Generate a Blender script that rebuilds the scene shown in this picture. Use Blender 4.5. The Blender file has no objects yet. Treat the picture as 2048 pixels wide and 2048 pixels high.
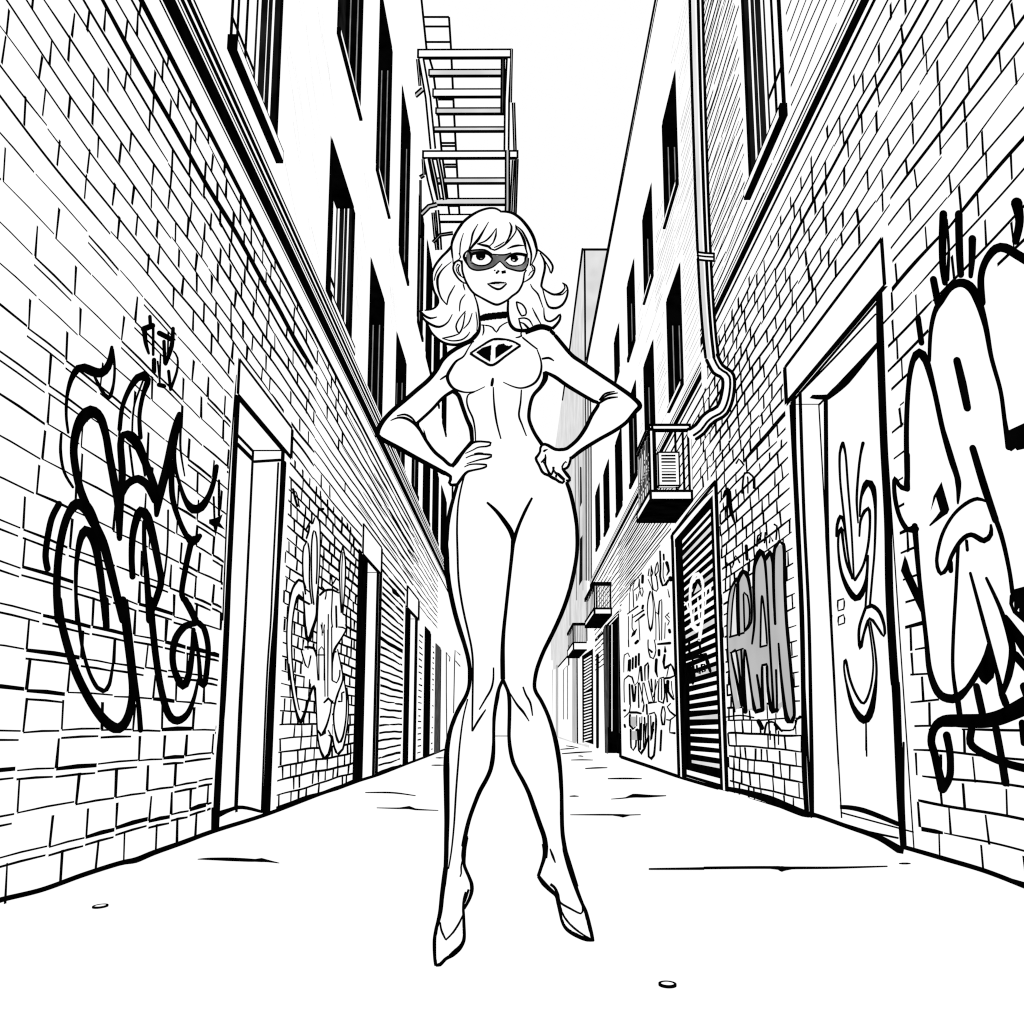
import bpy, math, random
import numpy as np
from mathutils.geometry import tessellate_polygon
from mathutils import Vector
random.seed(7)
S=bpy.context.scene; COL=S.collection

# ------------------------------------------------------------------ camera
F=2200.0; TH=math.atan(426/F); YAW=math.atan(10/F); H=0.52
XL=-1.52; XR=1.68
_c,_s=math.cos(TH),math.sin(TH); _cy,_sy=math.cos(YAW),math.sin(YAW)
def ray(u,v):
    a=(u-1024)/F; b=-(v-1024)/F
    y=_c-_s*b; z=_s+_c*b
    return (a*_cy-y*_sy, a*_sy+y*_cy, z)
def ux(u,v,x):
    d=ray(u,v); t=x/d[0]; return (x,d[1]*t,d[2]*t+H)
def uy(u,v,y):
    d=ray(u,v); t=y/d[1]; return (d[0]*t,y,d[2]*t+H)
def uz(u,v,z=0.0):
    d=ray(u,v); t=(z-H)/d[2]; return (d[0]*t,d[1]*t,z)
def proj(p):
    x=p[0]*_cy+p[1]*_sy; y=-p[0]*_sy+p[1]*_cy; z=p[2]-H
    fw=y*_c+z*_s; up=-y*_s+z*_c
    return (1024+F*x/fw, 1024-F*up/fw)
def PX(x): return lambda u,v: ux(u,v,x)
def PY(y): return lambda u,v: uy(u,v,y)
def PZ(z): return lambda u,v: uz(u,v,z)
LW=PX(XL+.004); RW=PX(XR-.004)

cam=bpy.data.cameras.new('camera'); co=bpy.data.objects.new('camera',cam); COL.objects.link(co)
co.location=(0,0,H); co.rotation_euler=(math.pi/2+TH,0,YAW)
cam.sensor_width=36; cam.lens=36*F/2048; cam.clip_end=500; cam.clip_start=.05
S.camera=co

# ------------------------------------------------------------------ light
w=bpy.data.worlds.new('World'); S.world=w; w.use_nodes=True
bg=w.node_tree.nodes['Background']; bg.inputs[0].default_value=(1,1,1,1); bg.inputs[1].default_value=1.0
sl=bpy.data.lights.new('sun','SUN'); sl.energy=2.0; sl.angle=math.radians(20); sl.color=(1,.99,.97)
so=bpy.data.objects.new('sun',sl); COL.objects.link(so); so.rotation_euler=(math.radians(38),0,math.radians(8))
S.view_settings.view_transform='Standard'; S.view_settings.look='None'
S.view_settings.exposure=0; S.view_settings.gamma=1
S.cycles.max_bounces=4; S.cycles.filter_width=1.15; S.cycles.use_denoising=False

# ------------------------------------------------------------------ materials
def srgb(v): return v/12.92 if v<=.04045 else ((v+.055)/1.055)**2.4
def mat(name,a,b=None,scale=6.0):
    """flat self-lit drawing paint: emitted tone varies by noise, plus a little real diffuse reflection"""
    m=bpy.data.materials.new(name); m.use_nodes=True
    nt=m.node_tree; nt.nodes.clear()
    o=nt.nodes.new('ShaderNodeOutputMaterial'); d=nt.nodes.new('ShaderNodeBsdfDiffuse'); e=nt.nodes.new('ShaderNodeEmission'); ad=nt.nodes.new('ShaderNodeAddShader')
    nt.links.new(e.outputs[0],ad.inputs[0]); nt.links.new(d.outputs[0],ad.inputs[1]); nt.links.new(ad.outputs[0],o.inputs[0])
    if b is None: b=a
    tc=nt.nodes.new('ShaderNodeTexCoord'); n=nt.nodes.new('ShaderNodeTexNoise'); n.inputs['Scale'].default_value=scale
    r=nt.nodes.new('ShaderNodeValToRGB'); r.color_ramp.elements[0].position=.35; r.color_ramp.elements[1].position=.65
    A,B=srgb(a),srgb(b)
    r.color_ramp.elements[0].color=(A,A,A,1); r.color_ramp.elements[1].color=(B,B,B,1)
    nt.links.new(tc.outputs['Object'],n.inputs['Vector']); nt.links.new(n.outputs['Fac'],r.inputs[0]); nt.links.new(r.outputs[0],e.inputs[0])  # emission carries the tone: surfaces glow evenly though none is a lamp
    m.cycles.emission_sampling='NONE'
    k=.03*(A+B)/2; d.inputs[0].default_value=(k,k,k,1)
    return m
WHITE=mat('selflit_white_plaster',1,1); INK=mat('black_ink',.0,.02)
PAPER=mat('selflit_white_paint',1,1)
DARK=mat('selflit_dark_glass',.03,.12,3); GREY=mat('selflit_grey_paint',.70,.77,1.2); LIGHT=mat('selflit_pale_grey_paint',.83,.91,1.5)
MIDG=mat('selflit_mid_grey',.48,.58,8); MASKG=mat('selflit_mask_grey',.30,.55,22); SHADE=mat('selflit_dark_grey_paint',.22,.32,6)
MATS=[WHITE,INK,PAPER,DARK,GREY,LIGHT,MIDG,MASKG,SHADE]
W_,I_,P_,D_,G_,L_,M_,K_,S_=range(9)

# ------------------------------------------------------------------ mesh helper
class MB:
    def __init__(s): s.v=[]; s.f=[]; s.m=[]
    def vert(s,p): s.v.append(tuple(p)); return len(s.v)-1
    def face(s,idx,m): s.f.append(tuple(idx)); s.m.append(m)
    def quad(s,a,b,c,d,m=0):
        n=len(s.v); s.v+= [tuple(a),tuple(b),tuple(c),tuple(d)]; s.face((n,n+1,n+2,n+3),m)
    def box(s,lo,hi,m=0,skip=()):
        (x0,y0,z0),(x1,y1,z1)=lo,hi; n=len(s.v)
        s.v+=[(x0,y0,z0),(x1,y0,z0),(x1,y1,z0),(x0,y1,z0),(x0,y0,z1),(x1,y0,z1),(x1,y1,z1),(x0,y1,z1)]
        fs={'b':(0,3,2,1),'t':(4,5,6,7),'f':(0,1,5,4),'k':(2,3,7,6),'l':(0,4,7,3),'r':(1,2,6,5)}
        mm=m if isinstance(m,dict) else None
        for k,q in fs.items():
            if k in skip: continue
            s.face([n+i for i in q], (mm.get(k,mm.get('*',0)) if mm else m))
    def ibox(s,lo,hi,w,m=0,e=.002):
        """box with dark arrises: w = edge thickness in metres"""
        s.box(lo,hi,m)
        (x0,y0,z0),(x1,y1,z1)=lo,hi; h=w/2
        for y in (y0,y1):
            for z in (z0,z1): s.box((x0-h,y-h,z-h),(x1+h,y+h,z+h),I_)
        for x in (x0,x1):
            for z in (z0,z1): s.box((x-h,y0-h,z-h),(x+h,y1+h,z+h),I_)
            for y in (y0,y1): s.box((x-h,y-h,z0-h),(x+h,y+h,z1+h),I_)
    def poly(s,surf,pts,m=I_):
        p3=[Vector((p[0],-p[1],0)) for p in pts]
        n=len(s.v); s.v+=[tuple(surf(*p)) for p in pts]
        for t in tessellate_polygon([p3]): s.face([n+i for i in t],m)
    def stroke(s,surf,pts,w,m=I_,taper=(1,1),smooth=True,closed=False,cap=True):
        P,Wd=resample(pts,w,taper,smooth,closed)
        if m==I_: Wd=[a+LWT*self_scale(surf,pts) for a in Wd]
        if cap and not closed and len(P)>1:
            P,Wd=caps(P,Wd)
        k=len(P)
        if k<2: return
        n=len(s.v)
        for i in range(k):
            a=P[(i-1)%k] if closed else P[max(i-1,0)]; b=P[(i+1)%k] if closed else P[min(i+1,k-1)]
            dx,dy=b[0]-a[0],b[1]-a[1]; L=math.hypot(dx,dy) or 1e-9
            nx,ny=-dy/L*Wd[i]/2,dx/L*Wd[i]/2
            s.v.append(tuple(surf(P[i][0]+nx,P[i][1]+ny))); s.v.append(tuple(surf(P[i][0]-nx,P[i][1]-ny)))
        for i in range(k if closed else k-1):
            j=(i+1)%k
            s.face((n+2*i,n+2*i+1,n+2*j+1,n+2*j),m)
    def tube(s,pts,rad,m=I_,seg=7,closed=False):
        k=len(pts); n=len(s.v)
        P=np.array(pts,float)
        for i in range(k):
            a=P[(i-1)%k] if closed else P[max(i-1,0)]; b=P[(i+1)%k] if closed else P[min(i+1,k-1)]
            t=b-a; L=np.linalg.norm(t); t=t/L if L>1e-9 else np.array((0,0,1.))
            up=np.array((0,1.,0)) if abs(t[1])<.9 else np.array((1.,0,0))
            e1=np.cross(t,up); e1/=np.linalg.norm(e1); e2=np.cross(t,e1)
            for j in range(seg):
                an=2*math.pi*j/seg
                s.v.append(tuple(P[i]+rad[i]*(math.cos(an)*e1+math.sin(an)*e2)))
        for i in range(k if closed else k-1):
            i2=(i+1)%k
            for j in range(seg):
                j2=(j+1)%seg
                s.face((n+i*seg+j,n+i*seg+j2,n+i2*seg+j2,n+i2*seg+j),m)
        if not closed:
            s.face([n+j for j in range(seg)],m); s.face([n+(k-1)*seg+j for j in range(seg)],m)
    def build(s,name,parent=None,smooth=False,label=None):
        me=bpy.data.meshes.new(name); me.from_pydata(s.v,[],s.f)
        used=sorted(set(s.m)) or [0]; mp={a:i for i,a in enumerate(used)}
        for a in used: me.materials.append(MATS[a])
        me.polygons.foreach_set('material_index',[mp[a] for a in s.m])
        if smooth: me.polygons.foreach_set('use_smooth',[True]*len(s.f))
        me.update()
        o=bpy.data.objects.new(name,me); COL.objects.link(o)
        if parent: setpar(o,parent)
        if label: o['label']=label
        return o
def setpar(o,p):
    o.parent=p; o.matrix_parent_inverse=Matrix_inv(p)
def Matrix_inv(p):
    from mathutils import Matrix
    q=p; loc=Vector((0,0,0))
    while q is not None: loc=loc+q.location; q=q.parent if q.parent and q.matrix_parent_inverse.is_identity else None
    return Matrix.Translation(-p.location)
def thing(name,label,cat,loc=(0,0,0),group=None):
    o=bpy.data.objects.new(name,None); COL.objects.link(o); o.location=loc; o.empty_display_size=.1
    o['label']=label; o['category']=cat
    if group: o['group']=group
    return o
def tag(o,label,cat,group=None):
    o['label']=label; o['category']=cat
    if group: o['group']=group
    return o

def resample(pts,w,taper,smooth,closed,step=7.0):
    n=len(pts)
    ws=list(w) if isinstance(w,(list,tuple)) else [w]*n
    P=[];Wd=[]
    segs=n if closed else n-1
    for i in range(segs):
        p1=pts[i]; p2=pts[(i+1)%n]
        p0=pts[(i-1)%n] if (closed or i>0) else p1
        p3=pts[(i+2)%n] if (closed or i+2<n) else p2
        L=math.hypot(p2[0]-p1[0],p2[1]-p1[1]); k=max(1,int(L/step)) if smooth else 1
        k=min(k,14)
        for j in range(k):
            t=j/k
            if smooth:
                x=[.5*((2*p1[d])+(-p0[d]+p2[d])*t+(2*p0[d]-5*p1[d]+4*p2[d]-p3[d])*t*t+(-p0[d]+3*p1[d]-3*p2[d]+p3[d])*t**3) for d in (0,1)]
            else: x=[p1[d]+(p2[d]-p1[d])*t for d in (0,1)]
            P.append(tuple(x)); Wd.append(ws[i]*(1-t)+ws[(i+1)%n]*t)
    if not closed: P.append(tuple(pts[-1])); Wd.append(ws[-1])
    if not closed and taper!=(1,1):
        k=len(P)
        for i in range(k):
            t=i/max(1,k-1)
            a=taper[0]+(1-taper[0])*min(1,t/.4); b=taper[1]+(1-taper[1])*min(1,(1-t)/.4)
            Wd[i]*=min(a,b)
    return P,Wd
def caps(P,Wd):
    def end(p,q,w):
        dx,dy=p[0]-q[0],p[1]-q[1]; L=math.hypot(dx,dy) or 1
        return [((p[0]+dx/L*w/2*math.sin(f),p[1]+dy/L*w/2*math.sin(f)),w*math.cos(f)) for f in (.55,1.05,1.45)]
    a=end(P[0],P[1],Wd[0])[::-1]; b=end(P[-1],P[-2],Wd[-1])
    return [x[0] for x in a]+P+[x[0] for x in b],[x[1] for x in a]+Wd+[x[1] for x in b]
LWT=.8
def self_scale(surf,pts): return 1.0 if abs(pts[0][0])+abs(pts[0][1])>40 else .0004
class Tile:
    def __init__(s,x,y,size,out=1932.0): s.x,s.y,s.k=x,y,size/out
    def __call__(s,*pts):
        if len(pts)==1 and isinstance(pts[0],list): pts=pts[0]
        return [(s.x+p[0]*s.k,s.y+p[1]*s.k) for p in pts]
    def w(s,v): return [a*s.k for a in v] if isinstance(v,(list,tuple)) else v*s.k
tG=Tile(0,600,640); tG2=Tile(0,1200,640); tW=Tile(520,960,400); tW2=Tile(520,1260,400)
tQ=Tile(1408,400,640); tK=Tile(1408,860,640); tV=Tile(1408,1300,640); tP=Tile(1080,1060,400); tP2=Tile(1080,1360,400)
tB=Tile(700,380,640); tH=Tile(840,400,320); tL=Tile(780,900,500); tM=Tile(780,1300,500); tF=Tile(840,1660,380)
tA=Tile(640,820,360); tR=Tile(1100,740,400); tN=Tile(1060,870,100); tS1=Tile(1230,1080,200); tS2=Tile(1230,1280,200)
t440=Tile(440,0,640); t0=Tile(0,0,640); t810=Tile(810,0,240); t820=Tile(820,270,240); tZ=Tile(1780,1160,268); tY=Tile(1780,380,268)
tC=Tile(1080,1140,180)
def inside(p,poly):
    x,y=p; r=False; j=len(poly)-1
    for i in range(len(poly)):
        xi,yi=poly[i]; xj,yj=poly[j]
        if (yi>y)!=(yj>y) and x<(xj-xi)*(y-yi)/(yj-yi)+xi: r=not r
        j=i
    return r

# ------------------------------------------------------------------ ground
g=MB(); g.quad((-40,-30,0),(40,-30,0),(40,160,0),(-40,160,0),W_)
GZ=PZ(.004)
def gl(t,pts,w,taper=(.4,.4)): g.stroke(GZ,t(pts),t.w(w) if t else w,taper=taper)
gl(tG2,[(1195,1565),(1260,1563),(1400,1566),(1540,1572),(1580,1570),(1685,1588)],[6,20,20,18,30,5])
gl(tW2,[(1020,1570),(1280,1572),(1500,1600)],12); gl(tW2,[(1130,1718),(1350,1722),(1440,1715),(1500,1732),(1720,1743)],[10,12,28,14,9])
gl(tW2,[(1700,1235),(1770,1235)],10); gl(tW2,[(1660,1306),(1768,1306)],10)
for a,b,wd in [((200,670),(330,662),8),((215,712),(500,693),10),((255,636),(370,656),7),((372,734),(415,738),8),((303,773),(508,773),8),((440,855),(648,847),11),((660,953),(980,953),13),((290,1123),(370,1123),12)]:
    gl(tP2,[a,((a[0]+b[0])/2,(a[1]+b[1])/2-2),b],wd,(.5,.4))
gl(tP2,[(690,1150),(830,1138),(900,1118),(1050,1122),(1215,1118)],[8,12,34,28,14]); gl(tP2,[(295,1302),(700,1302),(800,1312),(870,1304),(970,1301)],[10,13,40,14,12])
gl(None or (lambda p:p),[],1) if False else None
g.stroke(GZ,[(1299,1738),(1408,1737)]+tV((0,1316),(400,1313),(470,1322),(530,1316),(800,1314),(1105,1306)),[3,5,5,5,11,5,4,2])
gl(tV,[(1180,1289),(1245,1289)],10)
gr=g.build('ground'); gr['kind']='structure'
def drain(u,v,rw,rh,label):
    c=uz(u,v,0); a=uz(u+rw,v,0); rx=a[0]-c[0]; b=uz(u,v-rh,0); ry=b[1]-c[1]
    m=MB(); n=28
    ring=lambda k,z:[(rx*k*math.cos(2*math.pi*i/n),ry*k*math.sin(2*math.pi*i/n),z) for i in range(n)]
    for k0,z0,k1,z1,mm in ((1.0,.0,1.0,.004,I_),(1.0,.004,.74,.005,I_),(.74,.005,.72,.003,I_)):
        A=ring(k0,z0);B=ring(k1,z1)
        for i in range(n): j=(i+1)%n; m.quad(A[i],A[j],B[j],B[i],mm)
    m.v+=ring(.72,.003); m.face(range(len(m.v)-n,len(m.v)),W_)
    o=m.build('drain_cover'); o.location=(c[0],c[1],.001); tag(o,label,'drain cover','small round drain covers')
drain(200.5,1814.5,14,4,'small dark rimmed round drain cover on the ground near the left brick wall')
drain(1335,1972,18,6,'small dark rimmed round drain cover in front of the woman near the bottom edge')

# ------------------------------------------------------------------ brick drawing on walls
def xw(x): return x+.003 if x<0 else x-.003
def hline(mb,x,z,y0,y1,px,skip=None,amp=.008,brk=(2.0,7.0),gap=.012,thick=.1):
    """a run of mortar ink along Y at height z; px = line weight as seen; broken up by hand"""
    xx=xw(x); y=y0
    while y<y1:
        L=random.uniform(*brk)*max(.5,y/5); ye=min(y1,y+L)
        k=max(2,int((ye-y)/(.05*max(1,y*.35)))+1)
        a0,a1=random.uniform(-amp,amp),random.uniform(-amp,amp); ph=random.uniform(0,6)
        wpx=px*random.uniform(.75,1.25)*(random.uniform(1.6,2.6) if random.random()<thick else 1)
        pts=[]
        for i in range(k):
            t=i/(k-1); yy=y+(ye-y)*t
            zz=z+a0*(1-t)+a1*t+amp*.7*math.sin(ph+yy*2.3)+amp*.35*math.sin(ph*2+yy*5.7)
            hw=(wpx+LWT)/2*(yy*_c+(z-H)*_s)/F*math.sqrt(1+((z-H)/x)**2)*min(1,.6+t*4,.6+(1-t)*4)
            pts.append((yy,zz,hw))
        prev=None
        for yy,zz,hw in pts:
            bad=skip and skip(yy,zz)
            if prev and not bad:
                mb.quad((xx,prev[0],prev[1]-prev[2]),(xx,yy,zz-hw),(xx,yy,zz+hw),(xx,prev[0],prev[1]+prev[2]),I_)
            prev=None if bad else (yy,zz,hw)
        y=ye+random.uniform(0,gap)*max(1,y/6)
def vjoint(mb,x,y,z0,z1,px,skip=None):
    if skip and (skip(y,z0) or skip(y,z1)): return
    xx=xw(x); hw=(px+LWT)/2*y*y/(F*abs(x)); lean=random.uniform(-.012,.012)*y/4
    a=hw*random.uniform(.6,1.2); b=hw*random.uniform(.6,1.2)
    mb.quad((xx,y-a,z0),(xx,y+a,z0),(xx,y+lean+b,z1),(xx,y+lean-b,z1),I_)
def bricks(mb,x,y0,y1,zs,bl,hp,vp,yv,skip=None,vprob=.85,thick=.1,amp=.007,brk=(2,7)):
    for i,z in enumerate(zs[:-1]):
        hline(mb,x,z,y0,y1,hp,skip,thick=thick,amp=amp,brk=brk)
        y=y0+random.uniform(0,bl)
        while y<min(y1,yv):
            if random.random()<vprob: vjoint(mb,x,y,z+.004,zs[i+1]-.004,vp,skip)
            y+=bl*random.uniform(.6,1.35)
def frange(a,b,s):
    r=[]
    while a<b-1e-6: r.append(a); a+=s*random.uniform(.93,1.07)
    return r+[b]
def wall_holes(mb,x,y0,y1,z0,z1,holes,m=W_):
    ys=sorted({y0,y1,*[h[0] for h in holes],*[h[1] for h in holes]}); zs=sorted({z0,z1,*[h[2] for h in holes],*[h[3] for h in holes]})
    ys=[y for y in ys if y0<=y<=y1]; zs=[z for z in zs if z0<=z<=z1]
    for a,b in zip(ys,ys[1:]):
        for c,d in zip(zs,zs[1:]):
            my,mz=(a+b)/2,(c+d)/2
            if any(h[0]<my<h[1] and h[2]<mz<h[3] for h in holes): continue
            mb.quad((x,a,c),(x,b,c),(x,b,d),(x,a,d),m)
def recess(mb,x,h,dep,mj=W_,mt=W_,mb_=W_,mback=None):
    sg=-1 if x<0 else 1; xb=x+sg*dep; y0,y1,z0,z1=h
    mb.quad((x,y1,z0),(xb,y1,z0),(xb,y1,z1),(x,y1,z1),mj); mb.quad((x,y0,z0),(xb,y0,z0),(xb,y0,z1),(x,y0,z1),mj)
    mb.quad((x,y0,z1),(xb,y0,z1),(xb,y1,z1),(x,y1,z1),mt); mb.quad((x,y0,z0),(xb,y0,z0),(xb,y1,z0),(x,y1,z0),mb_)
    return xb
def ink_v(mb,x,y,z0,z1,px): # vertical ink on plane x
    hw=(px+LWT)/2*y*y/(F*abs(x)); mb.quad((x,y-hw,z0),(x,y+hw,z0),(x,y+hw,z1),(x,y-hw,z1),I_)
def ink_h(mb,x,z,y0,y1,px):
    k=math.sqrt(1+((z-H)/x)**2); a=(px+LWT)/2*(y0*_c+(z-H)*_s)/F*k;b=(px+LWT)/2*(y1*_c+(z-H)*_s)/F*k; mb.quad((x,y0,z-a),(x,y1,z-b),(x,y1,z+b),(x,y0,z+a),I_)

SIX=6
def window(parent,x,h,kind,sill=True,dep=.16):
    """kind: 'dark' or 'pane'; the recess, then pane and sill as sub-parts"""
    y0,y1,z0,z1=h; sg=-1 if x<0 else 1; ym=(y0+y1)/2; pxm=ym/F
    m=MB(); xb=recess(m,x,h,dep,mj=I_ if kind=='dark' else D_,mt=I_,mb_=I_)
    xi=x-sg*.004
    for yy in (y0,y1): ink_v(m,xi,yy,z0,z1,6 if kind=='pane' else 2.5)
    ink_h(m,xi,z1,y0,y1,2 if kind=='pane' else .6)
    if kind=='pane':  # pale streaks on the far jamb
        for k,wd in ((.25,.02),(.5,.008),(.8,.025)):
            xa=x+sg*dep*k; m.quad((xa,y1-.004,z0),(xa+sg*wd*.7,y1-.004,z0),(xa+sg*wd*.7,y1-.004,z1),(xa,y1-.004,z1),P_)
    o=m.build('window',parent)
    p=MB(); p.quad((xb,y0,z0),(xb,y1,z0),(xb,y1,z1),(xb,y0,z1),P_ if kind=='pane' else D_)
    xs=xb-sg*.004
    if kind=='pane':
        ink_v(p,xs,y0+.05*(y1-y0),z0,z1,7); zm=z0+.42*(z1-z0)
        ink_h(p,xs,zm,y0,y1,4); 
        for k in (.5,.62,.8): ink_v(p,xs,y0+k*(y1-y0),z0,z1,[10,4,14][int(k*5)-2 if k<.8 else 2] if False else 5)
    else:
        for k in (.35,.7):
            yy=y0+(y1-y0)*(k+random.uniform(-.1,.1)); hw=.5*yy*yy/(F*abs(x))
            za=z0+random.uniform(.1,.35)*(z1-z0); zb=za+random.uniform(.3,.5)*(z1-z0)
            p.quad((xs,yy-hw,za),(xs,yy+hw,za),(xs,yy+hw,zb),(xs,yy-hw,zb),M_)  # pale streaks: glass highlights painted on the dark pane
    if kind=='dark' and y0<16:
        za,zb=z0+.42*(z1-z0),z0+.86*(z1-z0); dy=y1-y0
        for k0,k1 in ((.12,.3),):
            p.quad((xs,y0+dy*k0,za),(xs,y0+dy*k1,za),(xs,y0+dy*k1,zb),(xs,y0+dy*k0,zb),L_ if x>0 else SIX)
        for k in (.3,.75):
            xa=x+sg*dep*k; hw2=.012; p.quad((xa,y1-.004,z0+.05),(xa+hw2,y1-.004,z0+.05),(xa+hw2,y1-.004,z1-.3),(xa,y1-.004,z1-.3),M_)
    p.build('pane',o)
    if sill:
        b=MB(); t=.085 if kind=='pane' else .065; e=.05 if kind=='pane' else .02
        pj=.045 if kind=='pane' else .03; b.box((min(x,x-sg*pj),y0-e,z0-t),(max(x,x-sg*pj),y1+e,z0),{'*':I_,'t':P_})
        xf=x-sg*(pj+.004); q=(6.5 if kind=='pane' else 3)*y0/F*1.4
        if kind=='pane' or y0<13: b.quad((xf,y0-e+q*1.2,z0-t*.9),(xf,y1+e-q*1.2,z0-t*.9),(xf,y1+e-q*1.2,z0-q),(xf,y0-e+q*1.2,z0-q),P_)
        b.build('sill',o)
    return o
def win_px(x,near,far,top=None,z1=None,z0=None):
    a=ux(*near,x); b=ux(*far,x)
    zz=(a[2]+b[2])/2 if z0 is None else z0
    return (min(a[1],b[1]),max(a[1],b[1]),zz,ux(*top,x)[2] if top else z1)
def tstrokes(mb,surf,t,lst):
    for it in lst:
        pts,wd=it[0],it[1]; tp=it[2] if len(it)>2 else (1,1)
        mb.stroke(surf,t(pts),t.w(wd),taper=tp)

# ================================================================== LEFT BUILDING
LB=thing('brick_building','tall building on the left with brick ground floor, dark ledge and black slit windows','building',(XL,14,0))
YE=27.0; ZC=3.44; ZCT=3.80
D1=(5.74,6.92,0,2.27)
def uY(u,v,x): return ux(u,v,x)[1]
D2=(uY(722,1300,XL),uY(752,1300,XL),0,2.16); D3=(uY(812,1300,XL),uY(832,1300,XL),0,2.1)
D4=(uY(849,1350,XL),uY(859,1350,XL),0,2.1); D5=(uY(871,1350,XL),uY(880,1350,XL),0,2.0)
D6=(uY(893,1380,XL),uY(900,1380,XL),0,1.95)
DL=[D1,D2,D3,D4,D5]
gf=MB(); wall_holes(gf,XL,-3,YE,0,ZC,DL); gf.quad((XL,YE,0),(XL-8,YE,0),(XL-8,YE,14),(XL,YE,14),W_)
gfo=gf.build('ground_floor_wall',LB)
def mk_skip(holes,pad=.02,polys=()):
    def f(y,z):
        for h in holes:
            if h[0]-pad<y<h[1]+pad and h[2]-.1<z<h[3]+pad: return True
        return False
    return f
LINT=[(5.66,7.12,2.2,2.52),(D2[0]-.1,D2[1]+.25,2,2.5),(D3[0]-.1,D3[1]+.3,2,2.45)]
FR=[(h[0]-.12*h[0]/6,h[1]+.16*h[1]/6,0,h[3]) for h in DL]
skl=mk_skip(FR+LINT,0)
bp=MB()
# near courses, each brick with its own heavier lower arris
zs=[0.0]; 
while zs[-1]<2.2: zs.append(zs[-1]+random.uniform(.118,.132))
for i,z in enumerate(zs[1:],1):
    y=1.75+random.uniform(0,.3); zp=zs[i-1]
    while y<5.64:
        L=random.uniform(.26,.46); ye=min(y+L,5.64)
        gp=random.uniform(.002,.012)
        hv=random.random()
        zz=z+.012+random.uniform(-.004,.004)
        n0=len(bp.v)
        t1=random.uniform(3.6,4.6)*((2.2 if z<1 else 1.5) if hv<.4 else 1)
        tilt=random.uniform(-.005,.005)
        bp.stroke(lambda a,b: (xw(XL),a,b),[(y+gp,zz),((y+ye)/2,zz+tilt*.5+.002),(ye-gp,zz+tilt)],[t1*.7*y/F,t1*y/F,t1*.8*ye/F],cap=False)
        if hv<.3 or (z<1.1 and hv>.7):
            bp.stroke(lambda a,b: (xw(XL),a,b),[(y+gp,zz-.026),((y+ye)/2,zz-.025+tilt*.5),(ye-gp*2,zz-.027+tilt)],[4*y/F,5*y/F,3.4*ye/F],cap=False)
        if i<len(zs)-1 and random.random()<.9: vjoint(bp,XL,y+.01,zz+.002,zs[i+1]-.012,random.uniform(4.0,6.0) if z<1 else random.uniform(3.4,4.8))
        if i==1: vjoint(bp,XL,y+.12,0.0,zz-.02,4)
        y=ye
# courses beyond the first door
bricks(bp,XL,7.02,16.5,frange(0.0,2.3,.086),.29,3.2,2.8,10.3,skl,vprob=.75,thick=.05,amp=.006)
bricks(bp,XL,16.5,22,frange(.1,2.0,.095),.3,1.6,1,0,skl,thick=0,amp=.003,brk=(.4,1.2))
# courses above the doors run through
up=frange(2.33,ZC-.03,.098)
for i,z in enumerate(up[:-1]):
    hline(bp,XL,z,1.75,8.0,3.0,skl,thick=.1,amp=.012); hline(bp,XL,z,8.0,16,2.0,skl,thick=.03,amp=.007); hline(bp,XL,z,16,21,.7,skl,thick=0,brk=(.3,1))
    y=1.8+random.uniform(0,.3)
    while y<9.5:
        if random.random()<(.97 if y<6.5 else .45): vjoint(bp,XL,y,z+.003,up[i+1]-.003,4.4 if y<6 else 2.6,skl)
        y+=random.uniform(.2,.38) if y<6.5 else random.uniform(.25,.5)
for k in range(26):  # fine ink strokes high on the far wall
    y=random.uniform(9,17); z=random.uniform(2.5,3.35); hline(bp,XL,z,y,y+random.uniform(.6,2.0),.4,skl,thick=0)
# wall foot
bp.stroke(LW,[(-20,1812)]+tG2((0,1812),(250,1750),(500,1660),(720,1590),(820,1570),(930,1525),(1100,1465),(1290,1395),(1600,1297),(1932,1172))+tW2((750,1530),(960,1455),(1150,1395),(1400,1300),(1600,1225),(1780,1155)),[10,10,9,9,9,11,10,9,8,7,6,6,5,5,4,3.5,3])
bp.stroke(GZ,[(-20,1812)]+tG2((0,1812),(250,1750),(500,1660),(720,1590),(820,1570),(930,1525),(1100,1465),(1290,1395),(1600,1297),(1932,1172))+tW2((750,1530),(960,1455),(1150,1395),(1400,1300),(1600,1225),(1780,1155)),[10,10,9,9,9,11,10,9,8,7,6,6,5,5,4,3.5,3])
bp.build('brick_pattern',gfo)

# cornice: projecting ledge with dark stripes
cn=MB(); cn.box((XL,-3,ZC),(XL+.05,YE,ZCT),{'*':W_,'r':P_})
cx=XL+.053
for z0,z1 in ((3.372,3.418),(3.44,3.455),(3.468,3.582),(3.598,3.612),(3.626,3.664),(3.685,3.728),(3.748,3.768)):
    for ya in np.arange(1.5,YE,.75):
        yb=min(ya+.75,YE); e=lambda:random.uniform(-.004,.004)
        g0=1.0 if ya<12 else 1.25
        cn.quad((cx if z0>ZC-.005 else XL+.004,ya,z0),(cx if z0>ZC-.005 else XL+.004,yb,z0),(cx if z0>ZC-.005 else XL+.004,yb,z1),(cx if z0>ZC-.005 else XL+.004,ya,z1),I_)
cn.build('cornice',LB)
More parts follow.
